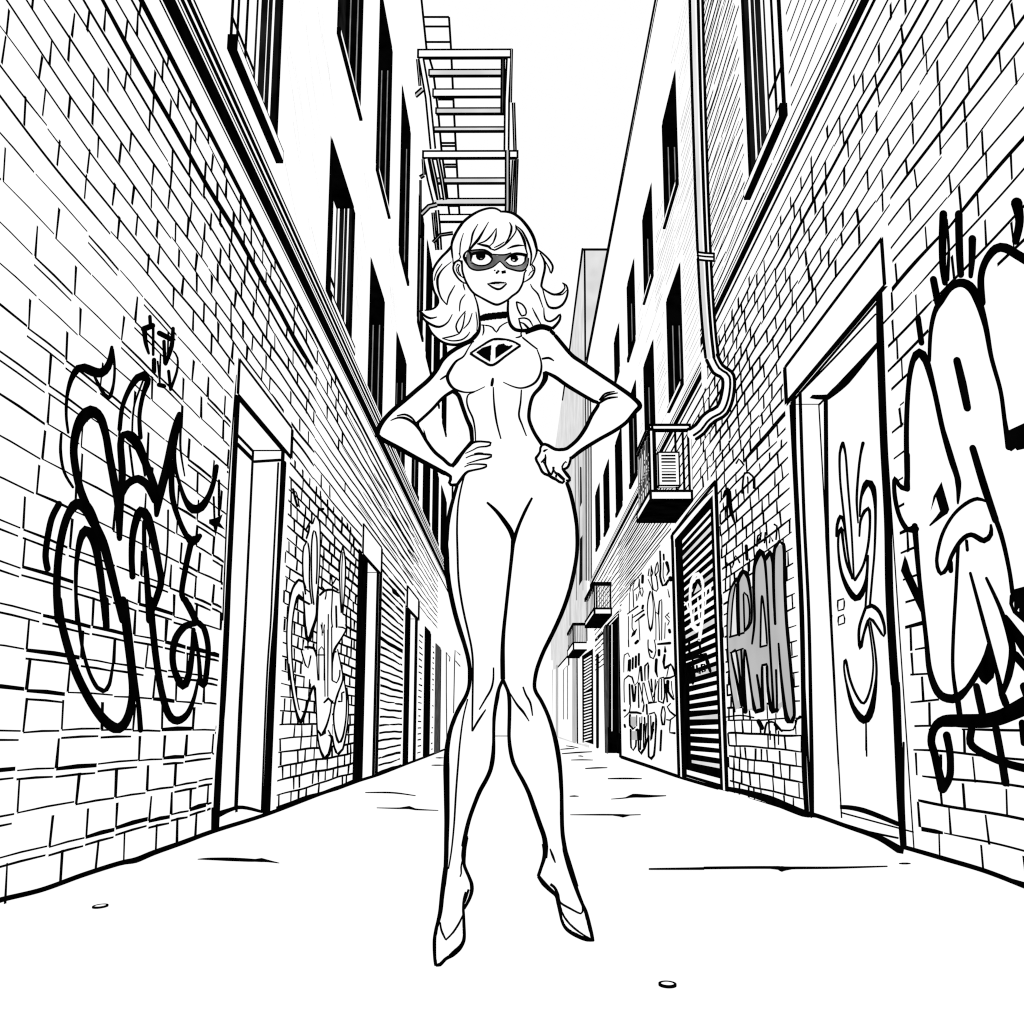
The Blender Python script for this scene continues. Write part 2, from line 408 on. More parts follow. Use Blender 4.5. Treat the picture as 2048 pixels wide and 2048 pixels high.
# upper wall
ZT=14.0
Wl=[]
def r1(a,b,v,z1=5.25,z0=3.93): return (uY(a,v,XL),uY(b,v,XL),z0,z1)
Wl.append((win_px(XL,(460,82),(550,292),z1=5.35),'pane'))
Wl.append((win_px(XL,(653,583),(699,692),top=(705,411)),'pane'))
Wl.append((win_px(XL,(735,785),(762,848),top=(768,601)),'dark'))
Wl.append((win_px(XL,(789,895),(807,950),top=(812,726)),'dark'))
for a,b,v in ((824,835,940),(846,858,1000),(865,875,1050),(882,891,1080)): Wl.append((r1(a,b,v),'dark'))
Wl.append((win_px(XL,(674,70),(719,215),z1=8.4),'dark'))
Wl.append((win_px(XL,(752,330),(776,427),top=(784,99)),'dark'))
Wl.append((win_px(XL,(798,490),(814,568),top=(824,282)),'dark'))
for a,b,v in ((834,844,640),(851,861,725),(867,877,790),(884,891,850)): Wl.append(((uY(a,v,XL),uY(b,v,XL),6.6,8.6),'dark'))
uw=MB(); wall_holes(uw,XL,-3,YE,ZCT,ZT,[h for h,k in Wl]); uw.quad((XL,-3,ZT),(XL-8,-3,ZT),(XL-8,YE,ZT),(XL,YE,ZT),W_)
ink_v(uw,XL+.004,uY(906,850,XL),ZCT,6.2,3)
for k in range(110): # faint render streaks
    y,z=random.choice([(random.uniform(4.6,5.5),random.uniform(4.6,5.6)),(random.uniform(6.4,8.0),random.uniform(3.95,6.4)),(random.uniform(9.5,10.9),random.uniform(4.0,6.2)),(random.uniform(12.1,13.2),random.uniform(4.2,6.4))])
    if any(h[0]-.6<y<h[1]+.1 and h[2]-.4<z<h[3]+.3 for h,_k in Wl): continue
    xx=XL+.003; L=random.uniform(.25,.6); dz=random.uniform(.12,.4); hw=.6*y/F
    uw.quad((xx,y,z-hw),(xx,y+L,z-dz-hw*.3),(xx,y+L,z-dz+hw*.3),(xx,y,z+hw),M_ if random.random()<.5 else G_)
uw.build('upper_wall',LB)
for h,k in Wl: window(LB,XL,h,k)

# doors on the left
def door(parent,x,h,dep,wn,wf,lintel=None,leafm=P_,band=None,lab=None):
    y0,y1,z0,z1=h; sg=-1 if x<0 else 1; xi=x-sg*.004
    dk=I_ if leafm in (I_,D_) else P_; m=MB(); xb=recess(m,x,h,dep,mj=dk,mt=dk,mb_=W_)
    ink_v(m,xi,y0,0,z1,wn); ink_v(m,xi,y1,0,z1,wf)
    ink_h(m,xi,z1,y0,y1,max(3,wf))
    # back arrises of the reveal
    hw=wf*.35*y1/F
    m.box((xb-hw,y1-.012,0),(xb+hw,y1-.002,z1),I_); m.box((min(x,xb),y1-.012,z1-hw),(max(x,xb),y1-.002,z1-.001),I_)
    o=m.build('door',parent,label=lab)
    l=MB(); l.quad((xb,y0,0),(xb,y1,0),(xb,y1,z1),(xb,y0,z1),leafm)
    xs=xb-sg*.004
    ink_h(l,xs,z1-.01,y0,y1,wf*.8); ink_h(l,xs,.03,y0,y1,wf*.6); ink_v(l,xs,y1-.01,0,z1,wf*.8)
    lo=l.build('leaf',o)
    f=MB()
    if band: # outer frame strips on the wall
        for (ya,yb,mm) in band: f.box((min(x,x-sg*.008),ya,0),(max(x,x-sg*.008),yb,z1+.02),mm)
        f.build('frame',o)
    if lintel:
        ya,yb,za,zb,pw=lintel
        q=MB(); q.box((min(x,x-sg*.012),ya,za),(max(x,x-sg*.012),yb,zb),{'*':P_,'b':I_})
        xf=x-sg*.015
        ink_h(q,xf,za,ya,yb,pw*1.1); ink_h(q,xf,zb,ya,yb,pw*.7); ink_v(q,xf,ya,za,zb,pw); ink_v(q,xf,yb,za,zb,pw)
        q.build('lintel',o)
    return o,lo,xb
d1,_,xb=door(LB,XL,D1,.19,10,7,(5.70,7.13,2.27,2.47,5),band=None)
m=MB()
for pts,wd in (([(1430,455),(1415,620),(1395,900),(1370,1300),(1345,1932)],7),):
    m.stroke(LW,tG(pts),tG.w(wd))
m.stroke(LW,tG((1430,640),(1412,1000),(1398,1300),(1375,1932))+tG2((1350,600),(1320,950),(1298,1395)),[5,7,6,8,9,10,11])
m.stroke(LW,tG((1715,985),(1700,1300),(1675,1700),(1660,1932))+tG2((1632,500),(1598,1290)),[9,8,7,7,8,8])
m.stroke(LW,tG((1680,985),(1665,1300),(1645,1700),(1635,1932))+tG2((1610,500),(1580,1270)),3.2)
m.stroke(PX(XL-.186),tG((1532,985),(1516,1300),(1486,1932))+tG2((1456,600),(1428,1250)),[8,8,9,9,9])
m.stroke(PX(XL-.186),tG((1432,870),(1535,972)),7); m.stroke(PY(D1[1]-.016),tG((1535,976),(1690,966)),5)
m.stroke(LW,tG2((1310,1305),(1440,1252),(1580,1278)),[8,7,5])
m.build('frame',d1)
door(LB,XL,D2,.2,0.1,4,(D2[0]-.15,D2[1]+.2,2.16,2.46,3),band=[(D2[0]-.35,D2[0]+.28,I_),(D2[1]-.1,D2[1]+.02,I_),(D2[1]+.14,D2[1]+.34,I_)])
door(LB,XL,D3,.2,0.1,4,(D3[0]-.1,D3[1]+.2,2.1,2.4,3),band=[(D3[0]-.2,D3[0]+.5,I_),(D3[1]-.25,D3[1]+.05,I_)])
door(LB,XL,D4,.2,2,3,None,D_,band=[(D4[0]-.1,D4[1],I_)]); door(LB,XL,D5,.2,2,3,None,D_,band=[(D5[0]-.1,D5[1],S_)])
# pale far door outlines
m=MB()
for a in ([(1805,1130),(1800,600),(1800,215),(1835,265),(1830,300)],[(1870,800),(1880,300),(1885,195),(1932,240)],[(1890,300),(1932,350)]):
    m.stroke(LW,tW2(a),2.2,m=S_,smooth=False)
m.build('door_outline_trim',LB)

# --- big graffiti on the left wall
ga=MB()
tstrokes(ga,LW,tG,[
 ([(412,800),(400,700),(405,580),(430,480),(470,415),(510,410),(560,432),(610,440),(650,405),(668,350),(675,285)],[14,16,20,30,46,54,58,56,46,34,18]),
 ([(680,300),(692,400),(685,510),(658,595),(630,570),(600,520),(570,460)],[16,14,16,26,22,20,14]),
 ([(720,1435),(712,1250),(690,1100),(662,950),(640,820),(605,710),(550,675),(500,710),(462,790),(445,900),(455,1010),(478,1120),(505,1200),(560,1330),(620,1460),(660,1600),(700,1760),(742,1932)],[30,40,48,46,44,52,78,70,54,46,46,46,48,52,54,52,48,44]),
 ([(352,1932),(343,1750),(352,1560),(378,1400),(415,1290),(462,1232),(520,1255),(570,1350)],[46,46,46,46,48,66,74,60]),
 ([(638,1932),(628,1840),(605,1650),(580,1500),(552,1420),(518,1392),(487,1440),(465,1560),(458,1700),(462,1932)],[40,40,44,48,56,62,42,28,22,18]),
 ([(356,1232),(312,1320),(285,1450),(275,1550),(287,1622)],38),
 ([(722,1440),(728,1250),(738,1050),(728,870),(745,815),(790,825),(835,880),(880,990),(920,1090),(945,1180),(945,1298)],[30,38,44,40,40,66,56,46,44,44,26]),
 ([(730,1180),(770,1110),(835,1080),(890,1120),(935,1210)],[40,44,48,46,40]),
 ([(722,780),(738,650),(778,545),(830,470),(868,455),(893,485),(862,580),(842,700),(848,830)],[26,26,30,44,60,40,26,24,26]),
 ([(862,490),(815,620),(802,700),(798,800)],10),([(782,880),(805,1060)],12),([(855,940),(875,1060)],12),
 ([(945,1298),(972,1150),(1010,1000),(1040,850),(1065,750),(1083,690)],[26,50,50,46,42,30]),
 ([(1092,740),(1090,900),(1115,1062)],[14,12,6]),
 ([(1085,700),(1055,900),(1062,1020),(1088,1120),(1120,1210),(1165,1262),(1215,1250),(1262,1180),(1292,1090),(1308,1005)],[30,20,18,20,30,56,50,32,28,26]),
 ([(1035,980),(1040,1180),(1078,1320),(1125,1420),(1165,1455),(1205,1425)],[34,34,30,32,60,30]),
 ([(1152,1470),(1120,1620),(1098,1780),(1140,1840),(1182,1932)],[36,34,32,34,36]),
 ([(800,1670),(795,1550),(802,1420),(825,1320),(850,1275),(888,1310),(928,1450),(958,1600),(972,1700),(945,1800),(915,1890)],[36,36,40,46,60,56,46,40,40,40,26]),
 ([(870,1340),(872,1500),(888,1700),(905,1932)],[24,26,34,46]),
 ([(1015,1270),(1010,1500),(985,1700),(935,1870)],10),
 ([(370,810),(366,920),(388,1040),(440,1130)],[14,18,16,14]),
 ([(1290,1190),(1295,1320)],11),([(1322,1090),(1322,1300)],13),
 ([(905,100),(908,150)],20),([(872,185),(880,260),(898,322)],[30,24,14]),([(925,150),(925,330)],15),([(868,175),(920,155)],34),
 ([(962,200),(1040,240)],30),([(1045,172),(1036,280),(1000,385)],[20,26,22]),([(990,250),(995,380)],20),([(930,362),(930,432)],26),([(952,372),(966,510)],10),([(960,512),(990,520)],26),
 ([(1018,430),(1030,540)],18),([(1030,540),(1068,430),(1072,350),(1048,310)],[18,14,10,8])])
ga.poly(LW,tG((1262,1325),(1298,1318),(1345,1293),(1328,1345),(1360,1388),(1315,1368),(1302,1428),(1288,1368),(1262,1350)))
tstrokes(ga,LW,tG2,[
 ([(742,0),(765,200),(790,400),(800,560),(778,690),(740,760),(692,772),(620,715),(540,600),(460,440),(405,270),(368,120),(352,0)],[44,46,46,44,48,58,64,58,52,50,48,46,46]),
 ([(642,165),(636,0)],40),([(462,0),(478,150),(500,300),(540,440),(588,530),(625,550),(660,510),(685,370)],[18,20,20,22,26,28,22,12]),
 ([(905,0),(920,150),(942,350),(975,550),(1018,690),(1070,728),(1130,690),(1172,590),(1196,480)],[46,40,40,40,44,50,34,22,14]),
 ([(1118,0),(1150,60),(1178,120)],[40,38,36]),
 ([(1178,130),(1228,165),(1256,280),(1250,410),(1232,520),(1212,505),(1200,350),(1178,200)],[36,34,32,32,34,30,22,16]),
 ([(1178,140),(1118,158),(1062,230),(1042,330),(1055,430),(1105,518),(1140,450),(1162,300),(1168,180)],[36,42,42,38,38,50,38,30,26]),
 ([(768,0),(790,200),(815,450),(838,650),(848,785)],[10,14,22,28,32])])
ga.build('graffiti_lettering',LB,label='large black sprayed graffiti tag of looping letters on the near brick wall')
# --- second, thin graffiti between the first and second door
gb=MB()
wf=PX(XL+.0035)
for pl in (tW((440,1040),(400,965),(350,990),(300,1090),(262,1350),(260,1600),(278,1932),(330,1932),(308,1600),(320,1330),(372,1115),(415,1130)),
           tW2((278,330),(312,600),(350,790),(390,900),(430,810),(380,770),(345,600),(330,450)),
           tW((500,1190),(478,1000),(420,950),(415,700),(455,570),(500,440),(545,345),(580,420),(580,800),(560,1150),(545,1310),(470,1550),(430,1250)),
           tW((565,1110),(620,1060),(760,1090),(770,760),(800,640),(825,780),(815,1100),(795,1290),(830,1440),(780,1540),(720,1640),(700,1900),(560,1900),(545,1500)),
           tW2((560,300),(700,300),(750,190),(800,480),(740,650),(690,690),(700,960),(640,930),(590,1030),(545,900),(535,600),(470,480),(440,500),(400,200),(540,180)),
           tW2((545,900),(560,1050),(590,1180),(630,1240),(665,1200),(690,1050),(640,1000),(590,1030)),tW2((700,1030),(720,1140),(755,1200),(800,1150),(840,950),(855,750),(835,560),(800,480),(712,800))):
    gb.poly(wf,pl,P_)
tt=13
tstrokes(gb,LW,tW,[
 ([(500,1190),(478,1000),(478,720),(455,590),(425,640),(412,760),(418,950),(440,1100)],tt),
 ([(520,1200),(500,1000),(498,640),(520,490),(548,560),(552,800),(545,1000)],tt),
 ([(510,420),(540,345),(575,400),(582,600),(572,900),(550,1150),(545,1310),(505,1450),(468,1555),(440,1450),(425,1200),(415,1080)],[12,14,14,10,10,14,20,30,34,20,14,10]),
 ([(450,470),(480,410),(470,500),(450,560)],16),
 ([(440,1040),(420,985),(375,965),(315,1050),(282,1200),(262,1400),(260,1600),(278,1932)],[16,22,26,18,14,13,13,13]),
 ([(400,1140),(372,1110),(330,1250),(308,1450),(308,1700),(328,1932)],[30,26,14,12,12,12]),
 ([(800,640),(775,760),(768,950),(785,1280)],12),([(800,640),(825,780),(822,1000),(800,1290)],12),([(800,700),(790,900),(795,1270)],7),
 ([(580,1110),(620,1070),(700,1060),(760,1090)],[18,22,20,12]),([(600,1030),(640,1080),(630,1150)],10),([(690,930),(700,1050),(690,1320),(700,1420)],10),
 ([(690,930),(740,945),(705,1000)],14),([(565,1120),(552,1400),(548,1700),(560,1932)],9),([(660,1300),(655,1932)],9),([(692,1420),(695,1932)],9),
 ([(735,1220),(740,1420)],16),([(760,1420),(830,1440),(780,1540),(720,1640),(700,1750)],[10,14,14,22,16]),([(590,1400),(610,1480),(622,1400)],9),([(600,1380),(600,1500)],7),
 ([(440,1615),(520,1625),(545,1700)],[22,24,14]),([(400,1655),(440,1790),(465,1815),(490,1700)],12),([(570,1932),(570,1640),(595,1610),(618,1640),(620,1932)],9),([(560,1690),(625,1690)],10),
 ([(320,90),(340,180),(360,250)],20),([(300,80),(350,120),(380,260)],10),([(570,290),(610,280)],22),([(590,160),(590,280)],8),
 ([(1275,1040),(1300,1080),(1335,1125)],[10,44,10])])
tstrokes(gb,LW,tW2,[
 ([(278,330),(312,600),(350,790),(390,890),(430,810),(470,670),(520,540),(535,680)],[14,16,20,40,26,18,24,10]),
 ([(330,480),(350,620),(380,770)],10),([(535,560),(545,800),(560,1050),(590,1180),(630,1240),(665,1200),(690,1050),(660,970)],[12,12,12,20,34,28,14,10]),
 ([(560,970),(590,1020),(640,930),(680,790),(690,690)],[12,26,18,12,10]),
 ([(700,300),(700,490),(740,510),(770,440),(772,390)],11),([(750,190),(790,380),(800,480),(740,650),(712,800),(720,950),(760,1085),(800,1030),(830,850),(835,640),(815,500)],[10,12,14,16,14,13,24,18,12,12,10]),
 ([(700,1030),(720,1140),(755,1200),(800,1150),(840,950),(855,750),(840,560)],[12,16,26,18,11,10,10]),([(690,690),(660,660),(620,700)],[20,26,14]),
 ([(760,690),(790,690),(790,610),(810,600)],14),([(655,0),(655,640)],9),([(620,0),(628,640)],8),([(480,480),(470,640)],10)])
gb.build('graffiti_lettering',LB,label='thin outlined graffiti in white and black between the first two doors')

# ================================================================== RIGHT BUILDING
RB=thing('brick_building','building on the right with brick ground floor, hatched upper wall and flat roof edge','building',(XR,12,0))
YR=24.6; ZR=8.75
E1=(4.84,6.50,0,2.45); E2=(9.16,11.5,0,2.5); E3=(uY(1239,1400,XR),uY(1211,1400,XR),0,2.35)
gf=MB(); wall_holes(gf,XR,-3,YR,0,3.76,[E1,E2,E3])
gf.quad((XR,YR,0),(XR+8,YR,0),(XR+8,YR,ZR),(XR,YR,ZR),W_); gfo=gf.build('ground_floor_wall',RB)
ART=[(1815,930),(1812,800),(1848,690),(1885,600),(1975,545),(2200,400),(2200,1400),(1885,1400),(1868,1340),(1850,1200),(1835,1060),(1815,1000)]
def skr_near(y,z):
    if E1[0]-.035<y<E1[1]+.1 and z<2.75: return True
    if E1[0]-.18<y<E1[1]+.1 and 2.4<z<2.75: return True
    if E2[0]-.12<y<E2[1]+.15 and z<2.62: return True
    if E3[0]-.2<y<E3[1]+.2 and z<2.45: return True
    if y<5 and inside(proj((XR,y,z)),ART): return True
    return False
def skr(y,z):
    if skr_near(y,z): return True
    if 11.5<y<17.6 and z<2.62-(y-11.5)*.03: return True
    return False
bp=MB()
bricks(bp,XR,1.9,4.82,frange(0.0,2.3,.105),.34,4.2,4.2,6,skr,vprob=.8,thick=.15)
bricks(bp,XR,6.62,9.05,frange(0.0,2.3,.093),.31,3.1,2.8,20,skr,vprob=.9,thick=.0,amp=.005)
up=frange(2.33,3.70,.1)
for i,z in enumerate(up[:-1]):
    hline(bp,XR,z,1.9,9.3,2.9,skr,thick=.1,amp=.012)
    if z<3.45: hline(bp,XR,z,9.3,17,1.7,skr,thick=.03,amp=.004); hline(bp,XR,z+.05,11.5,18,.7,skr,thick=0); hline(bp,XR,z,17,24,.8,skr,thick=0,brk=(.3,1))
    y=1.9+random.uniform(0,.3)
    while y<9.8:
        if random.random()<.85: vjoint(bp,XR,y,z+.003,up[i+1]-.003,4.2 if y<6 else 2.6,skr)
        y+=random.uniform(.22,.42)
for z in frange(.3,2.3,.1): hline(bp,XR,z,20.8,24.5,1.6,lambda y,z:z<1.6,thick=0,brk=(.2,.8))
bp.stroke(RW,[(2070,1782)]+tV((1932,1425),(1700,1335),(1450,1260),(1225,1195))+[(1806,1694)]+tV((1190,1210),(1050,1130),(850,1060),(680,1000),(600,985),(400,905),(250,860),(150,840),(85,830))+tP2((1720,1045),(1355,938),(1100,850),(790,745)),[10,9,9,9,8,10,16,11,8,8,14,16,11,9,7,6,6,6,6,6])
bp.stroke(GZ,[(2070,1782)]+tV((1932,1425),(1700,1335),(1450,1260),(1225,1195))+[(1806,1694)]+tV((1190,1210),(1050,1130),(850,1060),(680,1000),(600,985),(400,905),(250,860),(150,840),(85,830))+tP2((1720,1045),(1355,938),(1100,850),(790,745)),[10,9,9,9,8,10,16,11,8,8,14,16,11,9,7,6,6,6,6,6])
bp.build('brick_pattern',gfo)
# cornice in two heights
cn=MB()
for ya,yb,z0,z1 in ((-3,9.35,3.76,3.98),(9.35,YR,3.47,3.70)):
    cn.box((XR-.04,ya,z0),(XR,yb,z1),{'*':W_,'l':P_})
    cx=XR-.043
    for a,b in ((0,.03),(.06,.145),(.165,.18),(.2,.222)):
        cn.quad((cx,max(ya,1.5),z0+a),(cx,yb,z0+a),(cx,yb,z0+b),(cx,max(ya,1.5),z0+b),I_ if yb<10 else SHADE and I_)
    zz=z0-.035; cn.quad((XR-.004,max(ya,1.5),zz),(XR-.004,yb,zz),(XR-.004,yb,zz+.016),(XR-.004,max(ya,1.5),zz+.016),I_)
cn.build('cornice',RB)
Wr=[]
Wr.append((win_px(XR,(1571,222),(1502,365),z1=5.95),'pane'))
Wr.append((win_px(XR,(1357,360),(1331,445),top=(1325,248)),'dark'))
Wr.append((win_px(XR,(1307,545),(1290,598),top=(1287,432)),'dark'))
Wr.append((win_px(XR,(1271,677),(1258,713),top=(1254,574)),'dark'))
Wr.append((win_px(XR,(1239,735),(1231,767),top=(1229,682)),'dark'))
Wr.append((win_px(XR,(1275,943),(1262,968),z1=5.3),'dark'))
Wr.append((win_px(XR,(1367,760),(1340,812),top=(1336,595)),'dark'))
Wr.append((win_px(XR,(1311,880),(1293,925),top=(1291,724),z0=None),'dark'))
Wr.append((win_px(XR,(1245,1003),(1234,1028),top=(1232,885)),'dark'))
Wr.append((win_px(XR,(1219,1048),(1210,1066),top=(1209,943)),'dark'))
Wr.append((win_px(XR,(1200,1082),(1193.5,1098),top=(1193,984)),'dark'))
uw=MB(); wall_holes(uw,XR,-3,9.35,3.98,ZR,[h for h,k in Wr if h[1]<9.3]); wall_holes(uw,XR,9.35,YR,3.70,ZR,[h for h,k in Wr if h[0]>9.3])
uw.box((XR-.05,9.35,ZR),(XR+8,YR,ZR+.12),{'*':P_}); uw.box((XR-.05,-3,ZR),(XR+8,9.35,ZR+.12),{'*':P_})
for z in (ZR-.03,ZR+.09): ink_h(uw,XR-.056,z,6,YR,1.0 if z<ZR+.05 else 3.4)
uw.build('upper_wall',RB)
bp=MB()
hs=[h for h,k in Wr]
def sku(y,z): return any(h[0]-.12<y<h[1]+.12 and h[2]-.1<z<h[3]+.05 for h in hs)
z=4.05
while z<8.6:
    hline(bp,XR,z,3.5,8.95,1.3,sku,thick=0,brk=(.8,2.6),gap=.05,amp=.014)
    if random.random()<.5: hline(bp,XR,z+.05,7.6,9.3,.3,sku,thick=0,brk=(.1,.5),gap=.1,amp=.02)
    z+=.1
z=3.8
while z<6.6:
    for ya,yb in ((9.6,10.9),(10.9,12.6)):
        if random.random()<(.95 if ya<10 else .7): hline(bp,XR,z,ya,yb,-.35,sku,thick=0,brk=(.3,.7),gap=.2,amp=.015)
    if random.random()<.3: hline(bp,XR,z,12.6,14.5,-.5,sku,thick=0,brk=(.2,.5),gap=.3)
    z+=.075
while z<9: 
    if random.random()<.5: hline(bp,XR,z,9.6,10.8,-.55,sku,thick=0,brk=(.2,.6),gap=.4,amp=.02) if z<8.6 else None
    z+=.1
bp.build('hatch_pattern',RB)
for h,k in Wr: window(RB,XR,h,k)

# near right door
d,leaf,xb=door(RB,XR,E1,.17,2,4,(4.70,6.55,2.47,2.70,7))
m=MB()
m.stroke(RW,tQ((1058,560),(1065,870),(1085,1450),(1110,1932))+tK((1120,1000),(1150,1500))+tV((1160,250),(1185,900),(1200,1205)),[12,15,15,15,16,17,17,14,8])
m.stroke(RW,tV((1205,560),(1205,900),(1218,1200)),tV.w(12))
m.stroke(RW,tQ((540,1150),(545,1500),(565,1932))+tK((590,1100),(600,1600))+tV((605,700),(620,970)),[9,9,9,9,9,10,9])
m.stroke(RW,tQ((580,1165),(590,1500),(605,1932))+tK((632,1100),(645,1700))+tV((650,700),(652,985)),[6,6,6,6,7,8,8])
m.stroke(RW,tQ((585,1160),(800,940),(1035,690)),tQ.w([10,10,8])); m.stroke(RW,tQ((555,1150),(800,870),(1050,570)),tQ.w([14,28,30]))
m.build('frame',d)
m=MB(); lp=PX(xb-.006)
m.stroke(lp,tQ((745,1190),(860,1090),(1042,880)),tQ.w([34,46,20])); m.stroke(lp,tQ((735,1200),(742,1932))+tK((760,1100),(790,1700))+tV((800,950),),[8,8,8,7,6])
m.stroke(lp,tQ((677,1205),(690,1932))+tK((715,1000),(735,1800))+tV((752,950),),[5,6,5,4,5]); m.stroke(lp,tK((765,1190),(775,1932))+tV((778,950),),3.5)
m.stroke(lp,tV((670,970),(810,948),(960,968),(1170,1050)),tV.w([14,22,30,26])); m.stroke(PX(XR+.08),tQ((590,1180),(680,1190),(740,1190)),tQ.w([10,26,30]))
m.stroke(RW,tV((680,1000),(920,1080),(1170,1135)),tV.w([16,12,10]))
dl=m.build('trim',d)
hd=MB(); hd.stroke(lp,tK((745,1120),(772,1120),(765,1185),(752,1185),(745,1120)),2.5,smooth=False); hd.build('handle',d)
m=MB()
tstrokes(m,lp,tK,[
 ([(930,560),(922,420),(932,260),(945,150),(960,80)],[8,14,14,14,20]),
 ([(838,80),(820,140),(822,300),(845,520),(870,760),(895,895)],[20,14,12,12,12,14]),([(838,80),(855,150),(870,350),(890,600),(905,900)],[20,12,12,11,10]),
 ([(912,905),(960,820),(990,700),(1002,560),(995,470),(970,490),(945,550),(938,640)],[16,14,14,14,18,20,14,10]),
 ([(940,520),(950,400),(985,320),(1020,350),(1035,480),(1030,720),(1015,900),(1002,1050)],[10,16,44,36,16,12,12,12]),
 ([(895,890),(860,800),(840,680),(830,590),(812,640),(812,740),(830,860),(870,960),(915,1015),(950,990),(980,900),(990,760)],[14,14,14,20,13,13,18,30,40,34,18,12]),
 ([(800,640),(805,570),(825,520),(845,560),(870,760)],[14,18,22,16,10]),([(985,760),(985,900),(975,1070)],12),
 ([(808,1030),(843,1018),(843,1082),(810,1092),(808,1030)],8),([(812,1130),(842,1115),(848,1165),(812,1178),(812,1130)],8),
 ([(975,1075),(940,1180),(935,1260),(945,1320),(965,1230),(1000,1140),(1040,1180),(1085,1245),(1090,1190),(1060,1100),(1010,1060),(975,1075)],[16,16,16,20,14,20,14,14,16,22,26,16]),
 ([(992,1160),(1010,1280),(1022,1420),(1005,1560),(965,1650),(920,1600),(880,1500),(855,1385),(845,1430),(860,1530),(900,1670),(965,1750),(1010,1690),(1040,1500),(1035,1350),(1005,1160)],[10,10,10,12,16,14,14,14,10,12,26,50,40,14,12,10]),
 ([(978,1760),(978,1932)],8)])
m.stroke(lp,tV((978,440),(982,640)),tV.w([9,8])); m.build('graffiti_lettering',RB,label='tall thin black graffiti swirls sprayed on the recessed white door')
# shutter
d,leaf,xb=door(RB,XR,E2,.045,2,4,None,leafm=I_,band=None)
m=MB()
for y0,y1 in ((E2[0]-.16,E2[0]-.06),(E2[0]+.02,E2[0]+.15),(E2[1]-.22,E2[1]-.05),(E2[1]+.05,E2[1]+.27)):
    m.box((XR-.012,y0,0),(XR,y1,2.50),I_)
m.box((XR-.012,E2[0]-.06,0),(XR,E2[0]+.02,2.50),P_); m.box((XR-.012,E2[1]-.05,0),(XR,E2[1]+.05,2.46),P_)
m.box((XR-.016,E2[0]-.16,2.50),(XR,E2[1]+.27,2.535),I_); m.box((XR-.014,E2[0]-.06,2.44),(XR,E2[1]+.05,2.50),P_); m.box((XR-.016,E2[0]+.02,2.36),(XR,E2[1]-.05,2.44),I_)
m.stroke(PX(XR-.02),tR((1190,1580),(1300,1450),(1480,1250),(1570,1165)),tR.w([26,16,8,6])); m.stroke(PX(XR-.02),tR((1180,1590),(1400,1290),(1590,1070)),tR.w([14,8,8]))
m.build('frame',d)
m=MB(); xs=xb-.006; z=.16; n=0
while z<2.42:
    t=.028+.012*random.random(); a=E2[0]+.22+random.uniform(0,.02); b=E2[1]-.35-random.uniform(0,.05)
    if z>1.1: b+=.15
    m.quad((xs,a,z),(xs,b,z+random.uniform(-.01,.01)),(xs,b,z+t*.7),(xs,a,z+t*1.2),P_ if n%5 else L_)
    z+=.082; n+=1
m.quad((xs,E2[0],.03),(xs,E2[1]-.05,.03),(xs,E2[1]-.05,.075),(xs,E2[0],.075),P_)
m.build('shutter_slat_pattern',d)
m=MB(); sp=PX(xb-.01); sp2=PX(xb-.014)
def wst(pts,wd,mm=P_,s=sp): m.stroke(s,tS1(pts),tS1.w(wd),m=mm)
wst([(1500,1620),(1460,1300),(1450,1050),(1480,800),(1540,680),(1600,660),(1660,720),(1700,850),(1690,1000)],[50,50,50,60,80,90,70,50,40])
wst([(1690,980),(1700,1200),(1690,1500),(1660,1700),(1630,1932)],[50,50,60,70,60]); wst([(1480,1640),(1580,1730),(1670,1680)],[80,120,60])
wst([(1530,1300),(1520,1500),(1520,1630)],20); wst([(1600,1120),(1620,1400),(1630,1550)],[20,50,20]); wst([(1340,1200),(1390,1240),(1430,1400)],[20,40,20])
wst([(1760,960),(1750,1140),(1740,1320)],[40,30,20]); wst([(1840,920),(1840,1020),(1780,1080)],[40,30,20])
m.stroke(sp,tS2((1620,0),(1640,120),(1660,280)),tS2.w([50,40,30])); m.stroke(sp,tS2((1350,400),(1500,350),(1750,280)),tS2.w([40,50,60])); m.stroke(sp,tS2((1500,380),(1520,600),(1530,760),(1495,850),(1430,720),(1410,600),(1440,480)),tS2.w([30,50,60,50,40,30,40]))
m.stroke(sp,tS2((1750,290),(1790,440),(1840,600)),tS2.w([50,70,50])); m.stroke(sp,tS2((1580,500),(1590,620),(1640,650),(1640,560)),tS2.w(34)); m.stroke(sp,tS2((1670,480),(1690,620),(1740,600),(1730,470),(1670,480)),tS2.w(30))
m.stroke(sp2,tS2((1460,480),(1460,600),(1480,740)),tS2.w([40,60,60])); m.stroke(sp,tS2((1430,0),(1440,280)),tS2.w(40))
m.poly(sp2,tS1((1500,1050),(1510,900),(1560,770),(1610,745),(1660,830),(1675,960))); m.poly(PX(xb-.017),tS1((1520,1040),(1600,840),(1660,950)),L_)
m.build('graffiti_lettering',RB,label='white outlined graffiti on the black slatted roller shutter')
# dark far doorway
door(RB,XR,E3,.2,4,4,None,leafm=I_,band=[(E3[0]-.22,E3[0]+.05,I_),(E3[1]-.4,E3[1]+.1,S_)])
m=MB(); e3=PX(XR-.013)
for a,wd,mm in (([(695,915),(695,1940)],9,P_),([(660,930),(655,1900)],12,S_),([(640,910),(700,850),(760,800)],7,P_),([(672,915),(750,830)],9,P_),([(755,860),(765,1960)],4,S_)): m.stroke(e3,tP(a),tP.w(wd),m=mm)
m.build('door_trim',RB)
